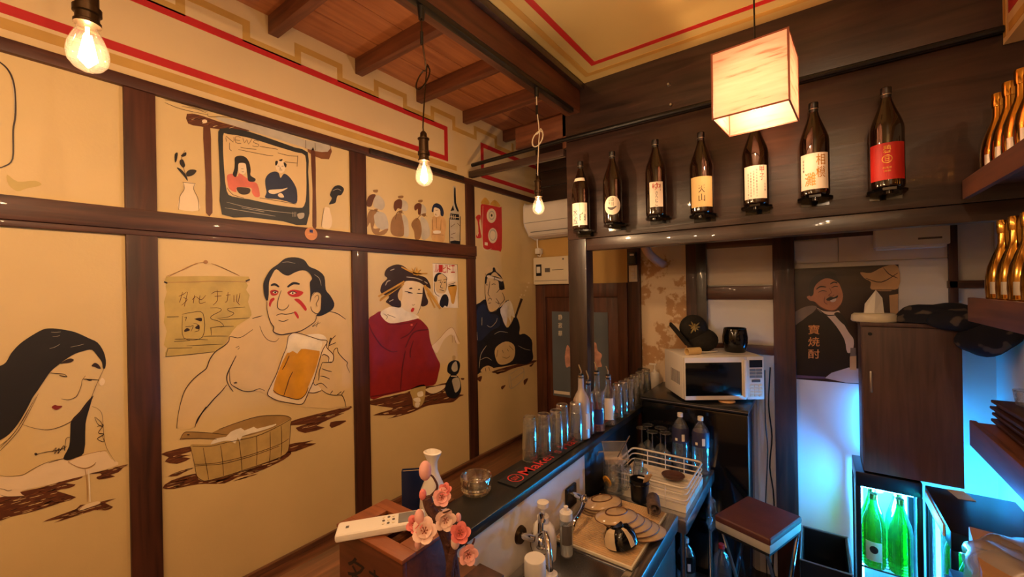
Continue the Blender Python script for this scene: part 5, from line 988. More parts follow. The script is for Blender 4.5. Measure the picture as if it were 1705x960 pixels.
# pint mug with lemon, measuring tub, tool pot, cloth
t = T('glass_jug', 'clear beer jug with ice and lemon behind the plates', 'jug', (1.165, 1.998, .862))
MB().lathe([(0, .004), (.048, .004), (.05, 0), (.052, .01), (.051, .165), (.048, .165), (.047, .018), (0, .014)], 28).build('glass_wall', 'clear_glass', t); MB().tube(cr([(.05, -.02, .14), (.085, -.035, .13), (.092, -.038, .08), (.078, -.032, .045), (.05, -.02, .04)], 4, False), .007, 8).build('handle', 'clear_glass', t); MB().lathe([(0, .018), (.0465, .018), (.047, .11), (0, .112)], 24).build('drink', 'pet_plastic', t)
mat('lemon', (214, 150, 40), .4)
MB().cyl((-.02, -.042, .06), (-.017, -.036, .062), .028, n=20).build('lemon_slice', 'lemon', t)
for k in range(5): MB().box(-.013, .013, -.013, .013, -.013, .013).xf(Matrix.Translation((random.uniform(-.02, .02), random.uniform(-.02, .02), .05+.014*k)) @ Matrix.Rotation(random.random()*3, 4, 'Z') @ Matrix.Rotation(random.random(), 4, 'X')).build('ice_cube', 'clear_glass', t, bevel=.003)
t = T('measuring_tub', 'cloudy plastic measuring tub resting on the jug', 'container', (1.165, 2.0, 1.030), .5); t.rotation_euler = (.70, .0, .60)
MB().prism([(-.045, -.035, 0), (.045, -.035, 0), (.045, .035, 0), (-.045, .035, 0)], (0, 0, .001)).build('base', 'cloudy_plastic', t, 0)
wl = MB(); b0 = [(-.045, -.035), (.045, -.035), (.045, .035), (-.045, .035)]
for k in range(4):
    a, c = b0[k], b0[(k+1) % 4]; wl.add([(a[0], a[1], 0), (c[0], c[1], 0), (c[0]*1.3, c[1]*1.35, .075), (a[0]*1.3, a[1]*1.35, .075)], [(0, 1, 2, 3)])
wl.build('wall', 'cloudy_plastic', t, 0); MB().tube([(s_*.0585, q*.0475, .075) for s_, q in ((-1, -1), (1, -1), (1, 1), (-1, 1))], .003, 6, closed=True).build('rim', 'cloudy_plastic', t); MB().tube([(-.056, 0, .065), (-.082, 0, .06), (-.084, 0, .03)], .004, 6).build('grip', 'cloudy_plastic', t); MB().tube([(.02, .0, .01), (.07, .045, .13)], .003, 6).build('spoon_stick', 'steel', t)
t = T('tool_pot', 'black plastic pot holding a wooden whisk', 'pot', (1.300, 1.99, .858))
MB().lathe([(0, .002), (.04, .002), (.046, .105), (.043, .105), (.037, .008), (0, .006)], 24).build('pot_wall', 'black_plastic', t); MB().lathe([(.0462, .085), (.0475, .088), (.0462, .091)], 24).build('rim_ring', 'black_gloss', t)
for k in range(7): MB().tube([(.01, .0, .05), (.035+.004*k, -.012+.004*k, .135+.002*(k % 3))], .0028, 5).build('whisk_tine', 'board_tan', t)
mat('cloth_brown', (96, 76, 66), .95, var=.25, scale=60, bump=.5)
t = T('rolled_cloth', 'rolled brown towel beside the black pot', 'towel', (1.400, 1.90, .868), .35)
sp_ = [(.006+.0035*k/2*math.cos(k*.55) if False else (.004+.0016*k)*math.cos(k*.5), 0, .038+(.004+.0016*k)*math.sin(k*.5)) for k in range(21)]
rb = MB(); vs = []
for (x, _, z) in sp_: vs += [(x, -.055, z), (x, .055, z)]
rb.add(vs, [(2*k, 2*k+2, 2*k+3, 2*k+1) for k in range(20)]); o = rb.build('towel_roll', 'cloth_brown', t, 80); md = o.modifiers.new('thick', 'SOLIDIFY'); md.thickness = .006
# taps
t = T('wall_tap', 'chrome wall tap with lever and long spout over the sink', 'tap', (1.078, 1.29, .96))
MB().cyl((0, 0, 0), (.012, 0, 0), .034, .030, 20).build('wall_flange', 'brass_dark', t); MB().cyl((.012, 0, 0), (.075, .01, .0), .013, n=14).build('inlet_pipe', 'chrome', t); MB().ball((.090, .012, .0), .030, 20, 12).build('valve_ball', 'chrome', t)
MB().tube(cr([(.085, .015, .02), (.078, .03, .075), (.088, .02, .09), (.105, 0, .085)], 4, False), [.012]*1+[.011]*12, 10).build('lever', 'chrome', t)
MB().tube(cr([(.10, .0, .03), (.125, -.015, .05), (.155, -.045, .03), (.17, -.06, -.01), (.172, -.064, -.05)], 5, False), .011, 12).build('spout', 'chrome', t); MB().cyl((.172, -.064, -.045), (.174, -.066, -.078), .026, .028, 18).build('spray_head', 'white_plastic', t)
t = T('second_tap', 'small chrome tap with black bracket and pipe beside the plates', 'tap', (1.078, 1.69, .945))
MB().box(0, .014, -.045, .045, -.05, .045).build('bracket', 'black_plastic', t, bevel=.004); MB().cyl((.014, 0, .01), (.07, -.004, .005), .013, n=14).build('body', 'chrome', t); MB().ball((.075, -.005, .004), .019, 14, 10).build('valve_ball', 'chrome', t); MB().tube(cr([(.075, -.006, .0), (.085, -.05, -.02), (.09, -.13, -.035), (.09, -.145, -.06)], 4, False), .009, 10).build('spout', 'chrome', t)
for a in range(3): MB().tube([(.085, -.006, .008), (.085+.016*math.cos(a*2.1), -.006+.016*math.sin(a*2.1), .020)], .004, 6).build('handle_spoke', 'chrome', t)
# soap, detergent, filter cylinder, scourer, brush
t = T('foam_soap_bottle', 'round white foam soap pump bottle behind the tap', 'soap bottle', (1.138, float(on(0, 1.138, 905, 900)[1]), .851)); t.scale = (1.05, 1.05, 1.08)
MB().lathe([(0, 0), (.040, 0), (.046, .006), (.050, .05), (.049, .085), (.042, .115), (.03, .128), (.022, .132), (0, .132)], 28, ex=1, ey=.85).build('body', 'white_plastic', t); MB().lathe([(.021, .13), (.022, .152), (.018, .156), (0, .156)], 20).build('collar', 'white_plastic', t); MB().lathe([(0, .156), (.009, .156), (.009, .18), (.013, .185), (.021, .187), (.022, .203), (0, .206)], 20).build('pump_head', 'white_plastic', t); MB().tube(cr([(-.02, -.0405, .105), (-.038, -.03, .07), (-.03, -.035, .04), (.0, -.044, .03), (.03, -.036, .045)], 4, False), .0012, 5).build('print_line', 'ink_grey', t)
t = T('detergent_bottle', 'slim white dish detergent bottle beside the draining board', 'detergent', (1.200, 1.435, .851))
MB().lathe([(0, 0), (.024, 0), (.026, .004), (.0265, .13), (.024, .142), (0, .144)], 24).build('body', 'pet_plastic', t); MB().lathe([(0, .004), (.0235, .004), (.0245, .10), (0, .1)], 20).build('liquid', 'white_plastic', t); MB().lathe([(.0245, .140), (.0255, .143), (.0255, .168), (.019, .174), (.009, .175), (.009, .19), (0, .191)], 24).build('cap', 'white_plastic', t); label_patch(MB(), .0269, -.95, 1.6, .05, .125).build('label', 'ink_grey', t)
t = T('filter_cylinder', 'plain white cylinder standing by the sink basin', 'water filter', (1.235, 1.155, .90)); MB().lathe([(0, 0), (.034, 0), (.036, .003), (.036, .098), (.034, .101), (0, .1015)], 28).build('body', 'white_plastic', t); MB().cyl((0, 0, -.255), (0, 0, 0), .015, n=14).build('post', 'white_plastic', t)
mat('copper_mesh', (176, 104, 60), .35, .8, var=.4, scale=60, bump=.8)
p = ZP(.66, 945, 948); t = T('copper_scourer', 'ball of copper scouring mesh in the sink', 'scourer', (1.235, 1.29, .646)); MB().ball((0, 0, .045), .05, 18, 12, (1, 1, .9)).build('mesh_ball', 'copper_mesh', t); MB().tube([(.045*math.cos(q), .02+.045*math.sin(q), .085+.02*math.sin(q)) for q in [k*2*PI/16 for k in range(16)]], .005, 6, closed=True).build('cord_loop', 'white_plastic', t)
t = T('scrub_brush', 'wooden handled brush lying in the sink basin', 'brush', (1.30, 1.36, .70), .9); t.scale = (.7, .7, .7); MB().tube(cr([(-.11, 0, .0), (-.03, 0, .004), (.05, 0, .0)], 3, False), .012, 10).build('handle', 'board_tan', t); MB().ball((.065, 0, 0), .020, 14, 8, (1.2, 1, .8)).build('head', 'board_tan', t)
# ------------------------------------------------------------------ steel work table with rack
t = T('work_table', 'stainless steel work table carrying the white dish rack', 'table', (1.3, 2.28, 0))
def wt(n, x0, x1, y0, y1, z0, z1, m='steel', bev=.003): return keep(MB().box(x0, x1, y0, y1, z0, z1).build(n, m, bevel=bev), t)
wt('table_top', 1.085, 1.52, 1.975, 2.605, .815, .835); wt('front_edge', 1.505, 1.523, 1.975, 2.605, .775, .834, bev=.004); wt('side_edge', 1.085, 1.52, 1.965, 1.975, .775, .834)
for x in (1.10, 1.485):
    for y in (1.98, 2.57): keep(MB().cyl((x+.012, y+.015, 0), (x+.012, y+.015, .815), .0125, n=14).build('leg', 'steel'), t)
wt('lower_shelf', 1.09, 1.52, 1.985, 2.60, .20, .215)
mat('basket_white', (228, 216, 196), .4)
t = T('dish_rack', 'white wire dish rack with tray beside the plates', 'dish rack', (1.31, 2.20, .836))
MB().box(-.185, .195, -.17, .19, 0, .008).build('tray_base', 'basket_white', t, bevel=.003)
for a in ((-.185, -.179, -.17, .19), (.189, .195, -.17, .19), (-.179, .189, -.17, -.164), (-.179, .189, .184, .19)): MB().box(a[0], a[1], a[2], a[3], .008, .034).build('tray_wall', 'basket_white', t, 0)
for k in range(9): MB().box(-.175, .185, -.155+k*.037, -.125+k*.037, .012, .017).build('slat', 'basket_white', t, bevel=.002)
def ring(z, s=1.0, r=.0035):
    P = []
    for cx, cy, a0 in ((.165, .16, 0), (-.155, .16, PI/2), (-.155, -.14, PI), (.165, -.14, 1.5*PI)):
        for k in range(5): a = a0+k*PI/8; P.append(((cx+.03*math.cos(a))*s, (cy+.03*math.sin(a))*s, z))
    return MB().tube(P, r, 6, closed=True)
ring(.115, 1.0, .005).build('top_wire', 'basket_white', t); ring(.085).build('side_wire', 'basket_white', t); ring(.055).build('side_wire', 'basket_white', t)
for x, y in ((.195, .0), (.195, .1), (.195, -.1), (-.185, 0), (-.185, .1), (-.185, -.1), (0, .19), (.1, .19), (-.1, .19), (0, -.17), (.1, -.17), (-.1, -.17)): MB().cyl((x, y, .008), (x, y, .115), .003, n=6).build('upright_wire', 'basket_white', t)
# drinking glasses lying in the rack
tg = T('rack_glass', 'x', 'glass'); MB().lathe([(.030, 0), (.029, .05), (.024, .095), (.022, .1), (0, .1)], 20).build('outer_wall', 'clear_glass', tg); MB().lathe([(.0285, 0), (.0275, .05), (.0225, .09), (0, .09)], 16).build('inner_wall', 'clear_glass', tg)
for k, (x, y, nm) in enumerate(((1.19, 2.11, 'nearest the jug'), (1.235, 2.16, 'in the middle'), (1.275, 2.12, 'nearest the black pot'), (1.215, 2.225, 'farthest back'))):
    o = tg if k == 0 else dup(tg, (0, 0, 0)); o.location = (x, y, .857); o['label'] = 'small clear glass standing upside down in the dish rack, '+nm; o['group'] = 'small glasses in the dish rack'
mat('dark_dish', (90, 56, 42), .3); tag(MB().lathe([(0, .004), (.03, 0), (.05, .008), (.06, .02), (.058, .021), (.04, .01), (0, .008)], 24).build('dark_saucer', 'dark_dish', loc=(1.37, 2.32, .857)), 'dark brown saucer lying at the back of the dish rack', 'saucer')
# wine glasses upside down
tg = T('wine_glass', 'x', 'wine glass')
MB().lathe([(.028, 0), (.034, .035), (.036, .06), (.028, .09), (.012, .105), (.004, .112), (.0035, .19), (.008, .197), (.032, .2005), (.033, .203), (0, .204)], 24).build('glass_wall', 'clear_glass', tg); MB().lathe([(.033, .2005), (.035, .202), (.033, .204)], 24).build('foot_rim', 'clear_glass', tg)
for k, (q, nm) in enumerate((((1.14, 2.50), 'farthest left'), ((1.215, 2.465), 'nearest in front'), ((1.155, 2.572), 'at the back left'), ((1.285, 2.485), 'at the right'), ((1.235, 2.56), 'at the back right'))):
    o = tg if k == 0 else dup(tg, (0, 0, 0)); o.location = (q[0], q[1], .836); o['label'] = 'wine glass upside down behind the rack, '+nm; o['group'] = 'upside-down wine glasses'
# water bottles
mat('pet_label', (52, 52, 82), .4, var=.1)
def petb(loc, label, capm, grp, lab='pet_label'):
    t = T('water_bottle', label, 'bottle', loc, 0, grp)
    MB().lathe([(0, .002), (.042, .002), (.046, .008), (.047, .05), (.0455, .055), (.047, .06), (.047, .14), (.046, .145), (.047, .15), (.047, .215), (.042, .24), (.028, .268), (.016, .282), (.0135, .29), (.0135, .298)], 24).build('bottle_wall', 'pet_plastic', t)
    MB().lathe([(0, .295), (.0155, .295), (.0155, .315), (.014, .317), (0, .317)], 18).build('cap', capm, t)
    if lab: l_ = MB().lathe([(.0475, .152), (.0475, .22), (.044, .236)], 24).build('label', lab, t); ik = MB(); a0 = math.atan2(-loc[1], 2-loc[0]); label_patch(ik, .0480, a0+.3, .35, .165, .205); label_patch(ik, .0480, a0-.5, .3, .165, .18); ik.build('label_print', 'label_white', l_)
    return t
petb((1.355, 2.545, .836), 'large water bottle with navy label, left of the pair behind the rack', 'white_plastic', 'water bottles by the black refrigerator'); petb((1.468, 2.535, .836), 'large water bottle with navy label, right of the pair behind the rack', 'white_plastic', 'water bottles by the black refrigerator')
petb((1.42, 2.36, .216), 'large bottle with white cap on the lower shelf of the steel table', 'white_plastic', 'bottles below the steel table', 'black_plastic')
petb((1.577, 2.47, .181), 'large bottle with red cap standing on a low box beside the table leg', 'rubber_red', 'bottles below the steel table', None)
t = T('low_black_box', 'low black box on the floor under the red capped bottle', 'box', (1.578, 2.47, 0)); MB().box(-.05, .05, -.07, .07, 0, .17).build('body', 'black_matte', t, bevel=.004); MB().box(-.052, .052, -.072, .072, .17, .18).build('lid', 'black_plastic', t, bevel=.002)
t = T('clear_bag', 'crumpled clear plastic bag hanging beside the table leg', 'bag', (1.545, 2.40, .60))
bg = MB().ball((0, 0, .08), .06, 16, 10, (.45, 1.0, 1.5)); bg.v = [(x*(1+.25*math.sin(z*90+y*60)), y*(1+.2*math.sin(x*120+z*70)), z) for x, y, z in bg.v]; bg.build('bag_film', 'pet_plastic', t, 20)
MB().tube([(0, 0, .15), (-.012, 0, .215)], .004, 6).build('bag_tie', 'pet_plastic', t)
# ------------------------------------------------------------------ stool, crate
mat('seat_brown', (96, 52, 38), .55, var=.15, scale=12, bump=.1); mat('seat_side', (186, 178, 160), .6)
t = T('folding_stool', 'brown cushioned stool in front of the black refrigerator', 'stool', (1.757, 2.40, 0), -.35)
MB().box(-.133, .133, -.166, .166, .705, .74).build('cushion_top', 'seat_brown', t, bevel=.014, bseg=3); MB().box(-.130, .130, -.163, .163, .668, .71).build('cushion_side', 'seat_side', t, bevel=.008); MB().box(-.125, .125, -.158, .158, .654, .668).build('seat_board', 'black_matte', t, bevel=.003)
for s in (-1, 1):
    MB().cyl((s*.12, -.15, 0), (s*.12, .14, .656), .009, n=10).build('leg', 'chrome', t); MB().cyl((s*.105, .15, 0), (s*.105, -.14, .656), .009, n=10).build('leg', 'chrome', t)
MB().cyl((-.12, -.14, .02), (.12, -.14, .02), .008, n=10).build('foot_bar', 'chrome', t); MB().cyl((-.105, .14, .02), (.105, .14, .02), .008, n=10).build('foot_bar', 'chrome', t)
t = T('plastic_crate', 'black plastic crate on the floor beside the stool', 'crate', (2.03, 2.93, 0))
for n_, a in (('crate_wall', (-.11, .11, -.20, -.188)), ('crate_wall', (-.11, .11, .175, .187)), ('crate_wall', (-.11, -.098, -.188, .175)), ('crate_wall', (.098, .11, -.188, .175))): MB().box(a[0], a[1], a[2], a[3], 0, .40).build(n_, 'black_plastic', t, bevel=.003)
MB().box(-.1, .1, -.19, .18, .18, .195).build('crate_floor', 'black_plastic', t, 0); MB().tube([(-.11, -.2, .402), (.11, -.2, .402), (.11, .187, .402), (-.11, .187, .402)], .005, 6, closed=True).build('rim', 'grey_plastic', t)
for k in range(9): MB().box(.1105, .114, -.17+k*.038, -.15+k*.038, .25, .38).build('grip_rib', 'grey_plastic', t, 0)
tag(MB().box(-.05, .05, -.06, .06, 0, .03).build('kraft_pad', 'dark_dish', loc=(2.02, 3.0, .196), bevel=.004), 'brown paper pad lying inside the black crate', 'pad')
# ------------------------------------------------------------------ glass-door refrigerators
emit('led_strip', (.05, .42, 1.0), 75)
def green_bottle(t, x, y, z, label, lab=True):
    g = T('green_bottle', label, 'bottle', (x, y, z), 0, 'green sake bottles in the glass refrigerators')
    MB().lathe([(0, .0), (.047, .0), (.050, .004), (.050, .20), (.045, .24), (.030, .29), (.019, .33), (.0165, .365), (0, .365)], 22).build('glass_body', 'green_glass', g); MB().lathe([(0, .378), (.0175, .378), (.0175, .35), (.0168, .347)], 16).build('cap', 'gold', g)
    if lab:
        a0 = math.atan2(-y, 2-x); l_ = label_patch(MB(), .0506, a0, 1.4, .04, .14).build('label', 'label_white', g, 60); o_ = label_patch(MB(), .0509, a0, .7, .08, .12, oval=True).build('emblem', 'p_ink', l_, 60)
def fridge(name, label, x0, x1, y0, y1, z1, front, shelves):
    t = T(name, label, 'refrigerator', ((x0+x1)/2, (y0+y1)/2, 0)); q = .022
    def k(n, a, b_, c, d, e, f, m, bev=.003): return keep(MB().box(a, b_, c, d, e, f).build(n, m, bevel=bev), t)
    k('top_cap', x0, x1, y0, y1, z1-.075, z1, 'black_plastic', .006); k('base', x0, x1, y0, y1, .02, .14, 'black_plastic', .006)
    for a in (x0, x1-q):
        for c in (y0, y1-q): k('corner_post', a, a+q, c, c+q, .14, z1-.075, 'black_plastic')
    panes = {'front': (x0+q, x1-q, y0+.004, y0+.007), 'rear': (x0+q, x1-q, y1-.007, y1-.004), 'left': (x0+.004, x0+.007, y0+q, y1-q), 'right': (x1-.007, x1-.004, y0+q, y1-q)}
    for n_, (a, b_, c, d) in panes.items(): keep(MB().box(a, b_, c, d, .14, z1-.075).build('glass_pane', 'fridge_pane', smooth=0), t)
    for z in shelves:
        for i in range(8): keep(MB().cyl((x0+q, y0+.03+i*(y1-y0-.06)/7, z), (x1-q, y0+.03+i*(y1-y0-.06)/7, z), .0022, n=6).build('shelf_wire', 'steel'), t)
        for yy in (y0+.03, y1-.03): keep(MB().cyl((x0+q, yy, z-.004), (x1-q, yy, z-.004), .004, n=6).build('shelf_wire', 'black_plastic'), t)
    k('lamp_tube', x0+.03, x1-.03, y0+.03, y0+.045, z1-.088, z1-.076, 'led_strip', 0); k('lamp_tube', x1-.045, x1-.03, y1-.045, y1-.03, .2, z1-.12, 'led_strip', 0); k('lamp_tube', x0+.03, x0+.045, y1-.045, y1-.03, .2, z1-.12, 'led_strip', 0)
    return t
f1 = fridge('showcase_refrigerator', 'lit glass showcase refrigerator with green bottles below the brown locker', 2.165, 2.422, 2.84, 3.11, .90, 'front', (.395,))
light('showcase_light', (.0, -.02, .70), COLD, FRIDGE_W, .05, f1)
for k, (x, y, nm, lb) in enumerate(((2.240, 2.905, 'front left in the showcase, with a white label', True), (2.345, 2.905, 'front right in the showcase', False), (2.243, 3.007, 'rear left in the showcase', False), (2.345, 3.007, 'rear right in the showcase', False))): green_bottle(None, x, y, .399, 'green glass bottle, '+nm, lb)
for k, (x, y, nm) in enumerate(((2.245, 2.89, 'lower left'), (2.335, 2.90, 'lower right'))): green_bottle(None, x, y, .14, 'green glass bottle on the showcase floor, '+nm) if False else None
f2 = fridge('side_refrigerator', 'black glass refrigerator with wire shelves along the right wall', 2.428, 2.722, 2.355, 2.835, .90, 'left', (.30, .43))
light('side_fridge_light', (-.02, .0, .72), COLD, FRIDGE_W*.8, .05, f2)
keep(MB().box(2.422, 2.4285, 2.45, 2.80, .835, .885).build('name_strip', 'white_plastic', bevel=.002), f2)
p = ZP(.90, 1600, 824); tag(MB().box(-.03, .03, -.05, .05, 0, .0015).build('paper_label', 'label_cream', loc=(float(p[0]), float(p[1]), .9005), rz=.2), 'cream paper label stuck on top of the side refrigerator', 'label')
for k, (x, y, nm) in enumerate(((2.52, 2.50, 'nearest'), (2.53, 2.61, 'middle'), (2.52, 2.72, 'farthest'))): green_bottle(None, x, y, .434, 'green glass bottle on the side refrigerator shelf, '+nm, k == 1)
# locker with tissue and folded clothes
t = T('brown_locker', 'dark brown wooden locker standing on the showcase refrigerator', 'locker', (2.385, 2.955, .905))
MB().box(-.185, .185, -.09, .12, 0, .785).build('body', 'locker_wood', t, bevel=.003); d = MB().box(-.182, .182, -.106, -.091, .003, .762).build('door', 'locker_wood', t, bevel=.002); MB().box(-.155, -.145, -.112, -.106, .42, .53).build('pull', 'silver', d, bevel=.002); MB().cyl((-.15, -.106, .725), (-.15, -.1075, .725), .009, n=14).build('lock_hole', 'black_plastic', d); MB().box(-.19, .19, -.11, .122, .765, .785).build('top_board', 'locker_wood', t, bevel=.002)
MB().box(-.18, .18, -.08, .11, -.004, 0).build('plinth', 'black_matte', t, 0)
t = T('tissue_box', 'round cream tissue case with a pulled tissue on the locker', 'tissue box', (2.258, 2.925, 1.690)); t.scale = (1.2, 1.2, 1.25)
MB().lathe([(0, 0), (.066, 0), (.070, .006), (.068, .028), (.060, .036), (.03, .037), (0, .034)], 28, ex=1.15, ey=.8).build('case', 'cream_plastic', t)
ts = MB(); b0 = [(-.035, -.012, .034), (.0, -.022, .034), (.034, -.008, .034), (.02, .015, .034), (-.02, .012, .034)]
ts.add(b0+[(.008, .0, .135), (-.03, .004, .075), (.03, .006, .10)], [(0, 1, 5), (1, 2, 7), (1, 7, 5), (2, 3, 7), (3, 4, 5), (3, 5, 7), (4, 0, 6), (0, 5, 6), (4, 6, 5)]); ts.build('tissue', 'white_plastic', t, 0)
mat('navy_cloth', (24, 24, 40), .95, var=.3, scale=25, bump=.4); mat('camo_patch', (120, 104, 92), .95, var=.3, scale=20)
m, nt, b = _new('camo_cloth'); mp = _coords(nt); n = nt.nodes.new('ShaderNodeTexNoise'); n.inputs['Scale'].default_value = 13; n.inputs['Detail'].default_value = 1.5; nt.links.new(mp.outputs[0], n.inputs['Vector'])
r = _ramp(nt, n.outputs['Fac'], [lin((16, 16, 26)), lin((24, 24, 38)), lin((84, 74, 70)), lin((110, 92, 74))], [.0, .57, .60, 1]); nt.links.new(r.outputs[0], b.inputs['Base Color']); b.inputs['Roughness'].default_value = .95
t = T('folded_jacket', 'crumpled navy patterned jacket draped over the locker corner', 'jacket', (2.518, 2.93, 1.690), .0)
def wr(v): x, y, z = v; k_ = 1+.07*math.sin(x*34+y*21)+.05*math.sin(z*55+x*23+y*17); return (x*k_, y*k_, z*k_)
bm_ = MB().ball((0, 0, .0), 1, 36, 18, (.175, .115, .085)); bm_.v = [(x, y, max(z, -.012)+.016) for x, y, z in map(wr, bm_.v)]; bm_.build('folded_body', 'camo_cloth', t, 60)
hb = MB().ball((0, 0, 0), 1, 32, 16, (.115, .075, .095)); hb.v = [(x*.9+.135+.03*(z/.1), y-.085, z-.045) for x, y, z in map(wr, hb.v)]; hb.build('hanging_sleeve', 'camo_cloth', t, 60)
hb = MB().ball((0, 0, 0), 1, 28, 14, (.10, .055, .05)); hb.v = [(x+.02, y-.10, z+.02) for x, y, z in map(wr, hb.v)]; hb.build('collar_fold', 'camo_cloth', t, 60)
# ------------------------------------------------------------------ right-hand shelves
for nm, z0, z1, ye in (('topmost, holding gold bottles', 2.20, 2.265, 2.235), ('middle one, holding gold bottles', 1.752, 1.832, 2.195), ('lowest, holding a stack of dark trays', 1.30, 1.386, 2.20)):
    t = T('wall_shelf', 'reddish wooden wall shelf at the right, '+nm, 'shelf', (2.6, 1.2, z0), 0, 'wooden shelves on the right wall')
    keep(MB().box(2.47, XR, -.4, ye, z1-.022, z1).build('board', 'shelf_wood', bevel=.003), t); keep(MB().box(2.452, 2.47, -.4, ye, z0, z1+.006).build('front_lip', 'shelf_wood', bevel=.003), t)
tag(MB().box(2.58, 2.74, 1.93, 1.965, 1.388, 1.727).build('shelf_upright', 'shelf_wood', bevel=.003), 'upright wooden board between the lower right shelves', 'board')
tg = T('gold_bottle', 'x', 'bottle')
MB().lathe([(0, 0), (.038, 0), (.043, .004), (.045, .04), (.044, .075), (.039, .11), (.028, .145), (.018, .172), (.0145, .19), (.0140, .225), (.0165, .228), (.0165, .238), (.0150, .24), (.0150, .262), (0, .264)], 26).build('body', 'gold', tg); MB().lathe([(.0158, .222), (.0172, .232), (.0172, .258), (.0155, .266), (0, .267)], 18).build('foil_top', 'gold', tg); label_patch(MB(), .0456, -2.1, 1.0, .02, .06).build('label', 'silver', tg, 60)
ordn = ('farthest', 'second', 'third', 'fourth', 'fifth', 'sixth')
k0 = 0
for zz, nm, ys in ((2.2665, 'top', (2.12, 2.02, 1.92, 1.82, 1.72, 1.62)), (1.8335, 'middle', (2.09, 1.99, 1.89, 1.79, 1.69))):
    for i, y in enumerate(ys):
        o = tg if k0 == 0 else dup(tg, (0, 0, 0)); k0 += 1
        o.location = (2.517, y, zz); o['label'] = 'shiny gold bottle on the %s right shelf, %s from the camera%s' % (nm, ordn[i], '' if i == 0 else ' end') if i == 0 else 'shiny gold bottle on the %s right shelf, %s from the far end' % (nm, ordn[i]); o['group'] = 'gold bottles on the right shelves'
# trays and glasses on the lowest shelf
mat('tray_dark', (58, 34, 28), .4, var=.2)
for k in range(4): tag(MB().box(-.10, .10, -.14, .14, 0, .012).box(-.11, .11, -.15, .15, .012, .022).build('serving_tray', 'tray_dark', loc=(2.61+.004*(k % 2), 2.04-.006*k, 1.3875+.0235*k), bevel=.003, rz=.02*(k-1)), 'dark wooden tray in the pile on the lowest right shelf, %s' % ('lowest', 'second from below', 'third from below', 'uppermost')[k], 'tray', 'dark trays on the lowest right shelf')
for k, (x, y, nm) in enumerate(((2.56, 2.09, 'far'), (2.59, 1.99, 'near'))):
    t = T('small_glass', 'small clear glass on the tray pile, %s one' % nm, 'glass', (x, y, 1.483), 0, 'small glasses on the tray pile'); MB().lathe([(0, .004), (.022, .0), (.024, .004), (.030, .05), (.029, .052), (.027, .05), (.022, .008), (0, .007)], 20).build('glass_wall', 'clear_glass', t); MB().lathe([(.0295, .05), (.0305, .052), (.029, .053)], 20).build('rim', 'clear_glass', t)
# low cabinet, bagged carton
t = T('low_cabinet', 'low dark cabinet under the bagged carton', 'cabinet', (2.58, 1.75, 0)); MB().box(-.17, .155, -.45, .55, .02, .78).build('body', 'black_matte', t, bevel=.004); MB().box(-.182, -.171, -.44, .05, .04, .76).build('door', 'black_plastic', t, bevel=.003); MB().box(-.182, -.171, .06, .54, .04, .76).build('door', 'black_plastic', t, bevel=.003)
mat('kraft', (190, 140, 92), .7, var=.08, scale=5)
t = T('bagged_carton', 'brown cardboard carton wrapped in a clear plastic bag', 'carton', (2.535, 2.07, .7815), -.12)
MB().box(-.10, .14, -.17, .17, 0, .20).build('carton', 'kraft', t, bevel=.004); MB().box(-.10, .14, -.006, .006, .2, .2006).build('carton_seam', 'dark_dish', t, 0)
ik = MB(); letter(ik, '-50-枚', lambda u, v: (-.06+.16*u, -.1706, .07+.032*v)); letter(ik, '袋入', lambda u, v: (-.08+.06*u, -.1706, .12+.03*v)); ik.build('carton_print', 'dark_dish', t, 0)
bg = MB().ball((.01, 0, .115), .215, 32, 18, (.72, .95, .62)); bg.v = [(max(min(x, .165), -.12)+.006*math.sin(y*60+z*40), max(min(y, .19), -.19)+.006*math.sin(x*70+z*55), max(min(z, .232), .002)+(.006*math.sin(x*50+y*45) if z > .05 else 0)) for x, y, z in bg.v]; bg.build('plastic_bag', 'bag_plastic', t, 60)
# upright tubes added behind the locker as unseen source of the blue wall glow
emit('blue_tube', (.01, .30, 1.0), 75)
for x_, n_ in ((2.245, 'left'), (2.525, 'right')):
    t = T('added_light_tube', 'upright blue light tube added behind the brown locker, %s one' % n_, 'lamp', (x_, 3.105, .9005), 0, 'blue light tubes added behind the locker'); MB().cyl((0, 0, .02), (0, 0, .36), .008, n=12).build('tube', 'blue_tube', t)
    MB().cyl((0, 0, 0), (0, 0, .02), .016, .011, n=12).build('base', 'white_plastic', t); MB().cyl((0, 0, .36), (0, 0, .372), .010, n=12).build('end_cap', 'white_plastic', t)
# ------------------------------------------------------------------ near end of the bar: wooden box, remote, menu, blossoms
t = T('wooden_ticket_box', 'brown wooden box with black lettering under the remote control', 'box', (1.165, .64, ZB))
MB().box(-.135, .135, -.085, .085, 0, .018).build('base_board', 'black_matte', t, bevel=.003)
for n_, a in (('side_wall', (-.12, .12, -.07, -.058)), ('side_wall', (-.12, .12, .058, .07)), ('side_wall', (-.12, -.108, -.058, .058)), ('side_wall', (.108, .12, -.058, .058))): MB().box(a[0], a[1], a[2], a[3], .018, .20).build(n_, 'box_wood', t, bevel=.002)
for a in ((-.124, .124, -.074, -.036), (-.124, .124, .036, .074), (-.124, -.07, -.036, .036), (.07, .124, -.036, .036)): MB().box(a[0], a[1], a[2], a[3], .20, .209).build('lid_board', 'box_wood_top', t, bevel=.002)
for k in range(4): MB().box(-.065+k*.036, -.045+k*.036, -.036, .036, .176, .186).build('inner_slat', 'box_wood_top', t, bevel=.001)
MB().box(-.107, .107, -.057, .057, .018, .026).build('inner_floor', 'box_wood', t, 0)
ik = MB()
for k, ch in enumerate('名刺'): letter(ik, ch, lambda u, v: (-.085+k*.085+.07*u, -.0706, .075+.075*v))
ik.build('lettering', 'ink', t, 0)
t = T('remote_control', 'white air conditioner remote lying on the wooden box', 'remote control', (1.155, .615, ZB+.2095), .55)
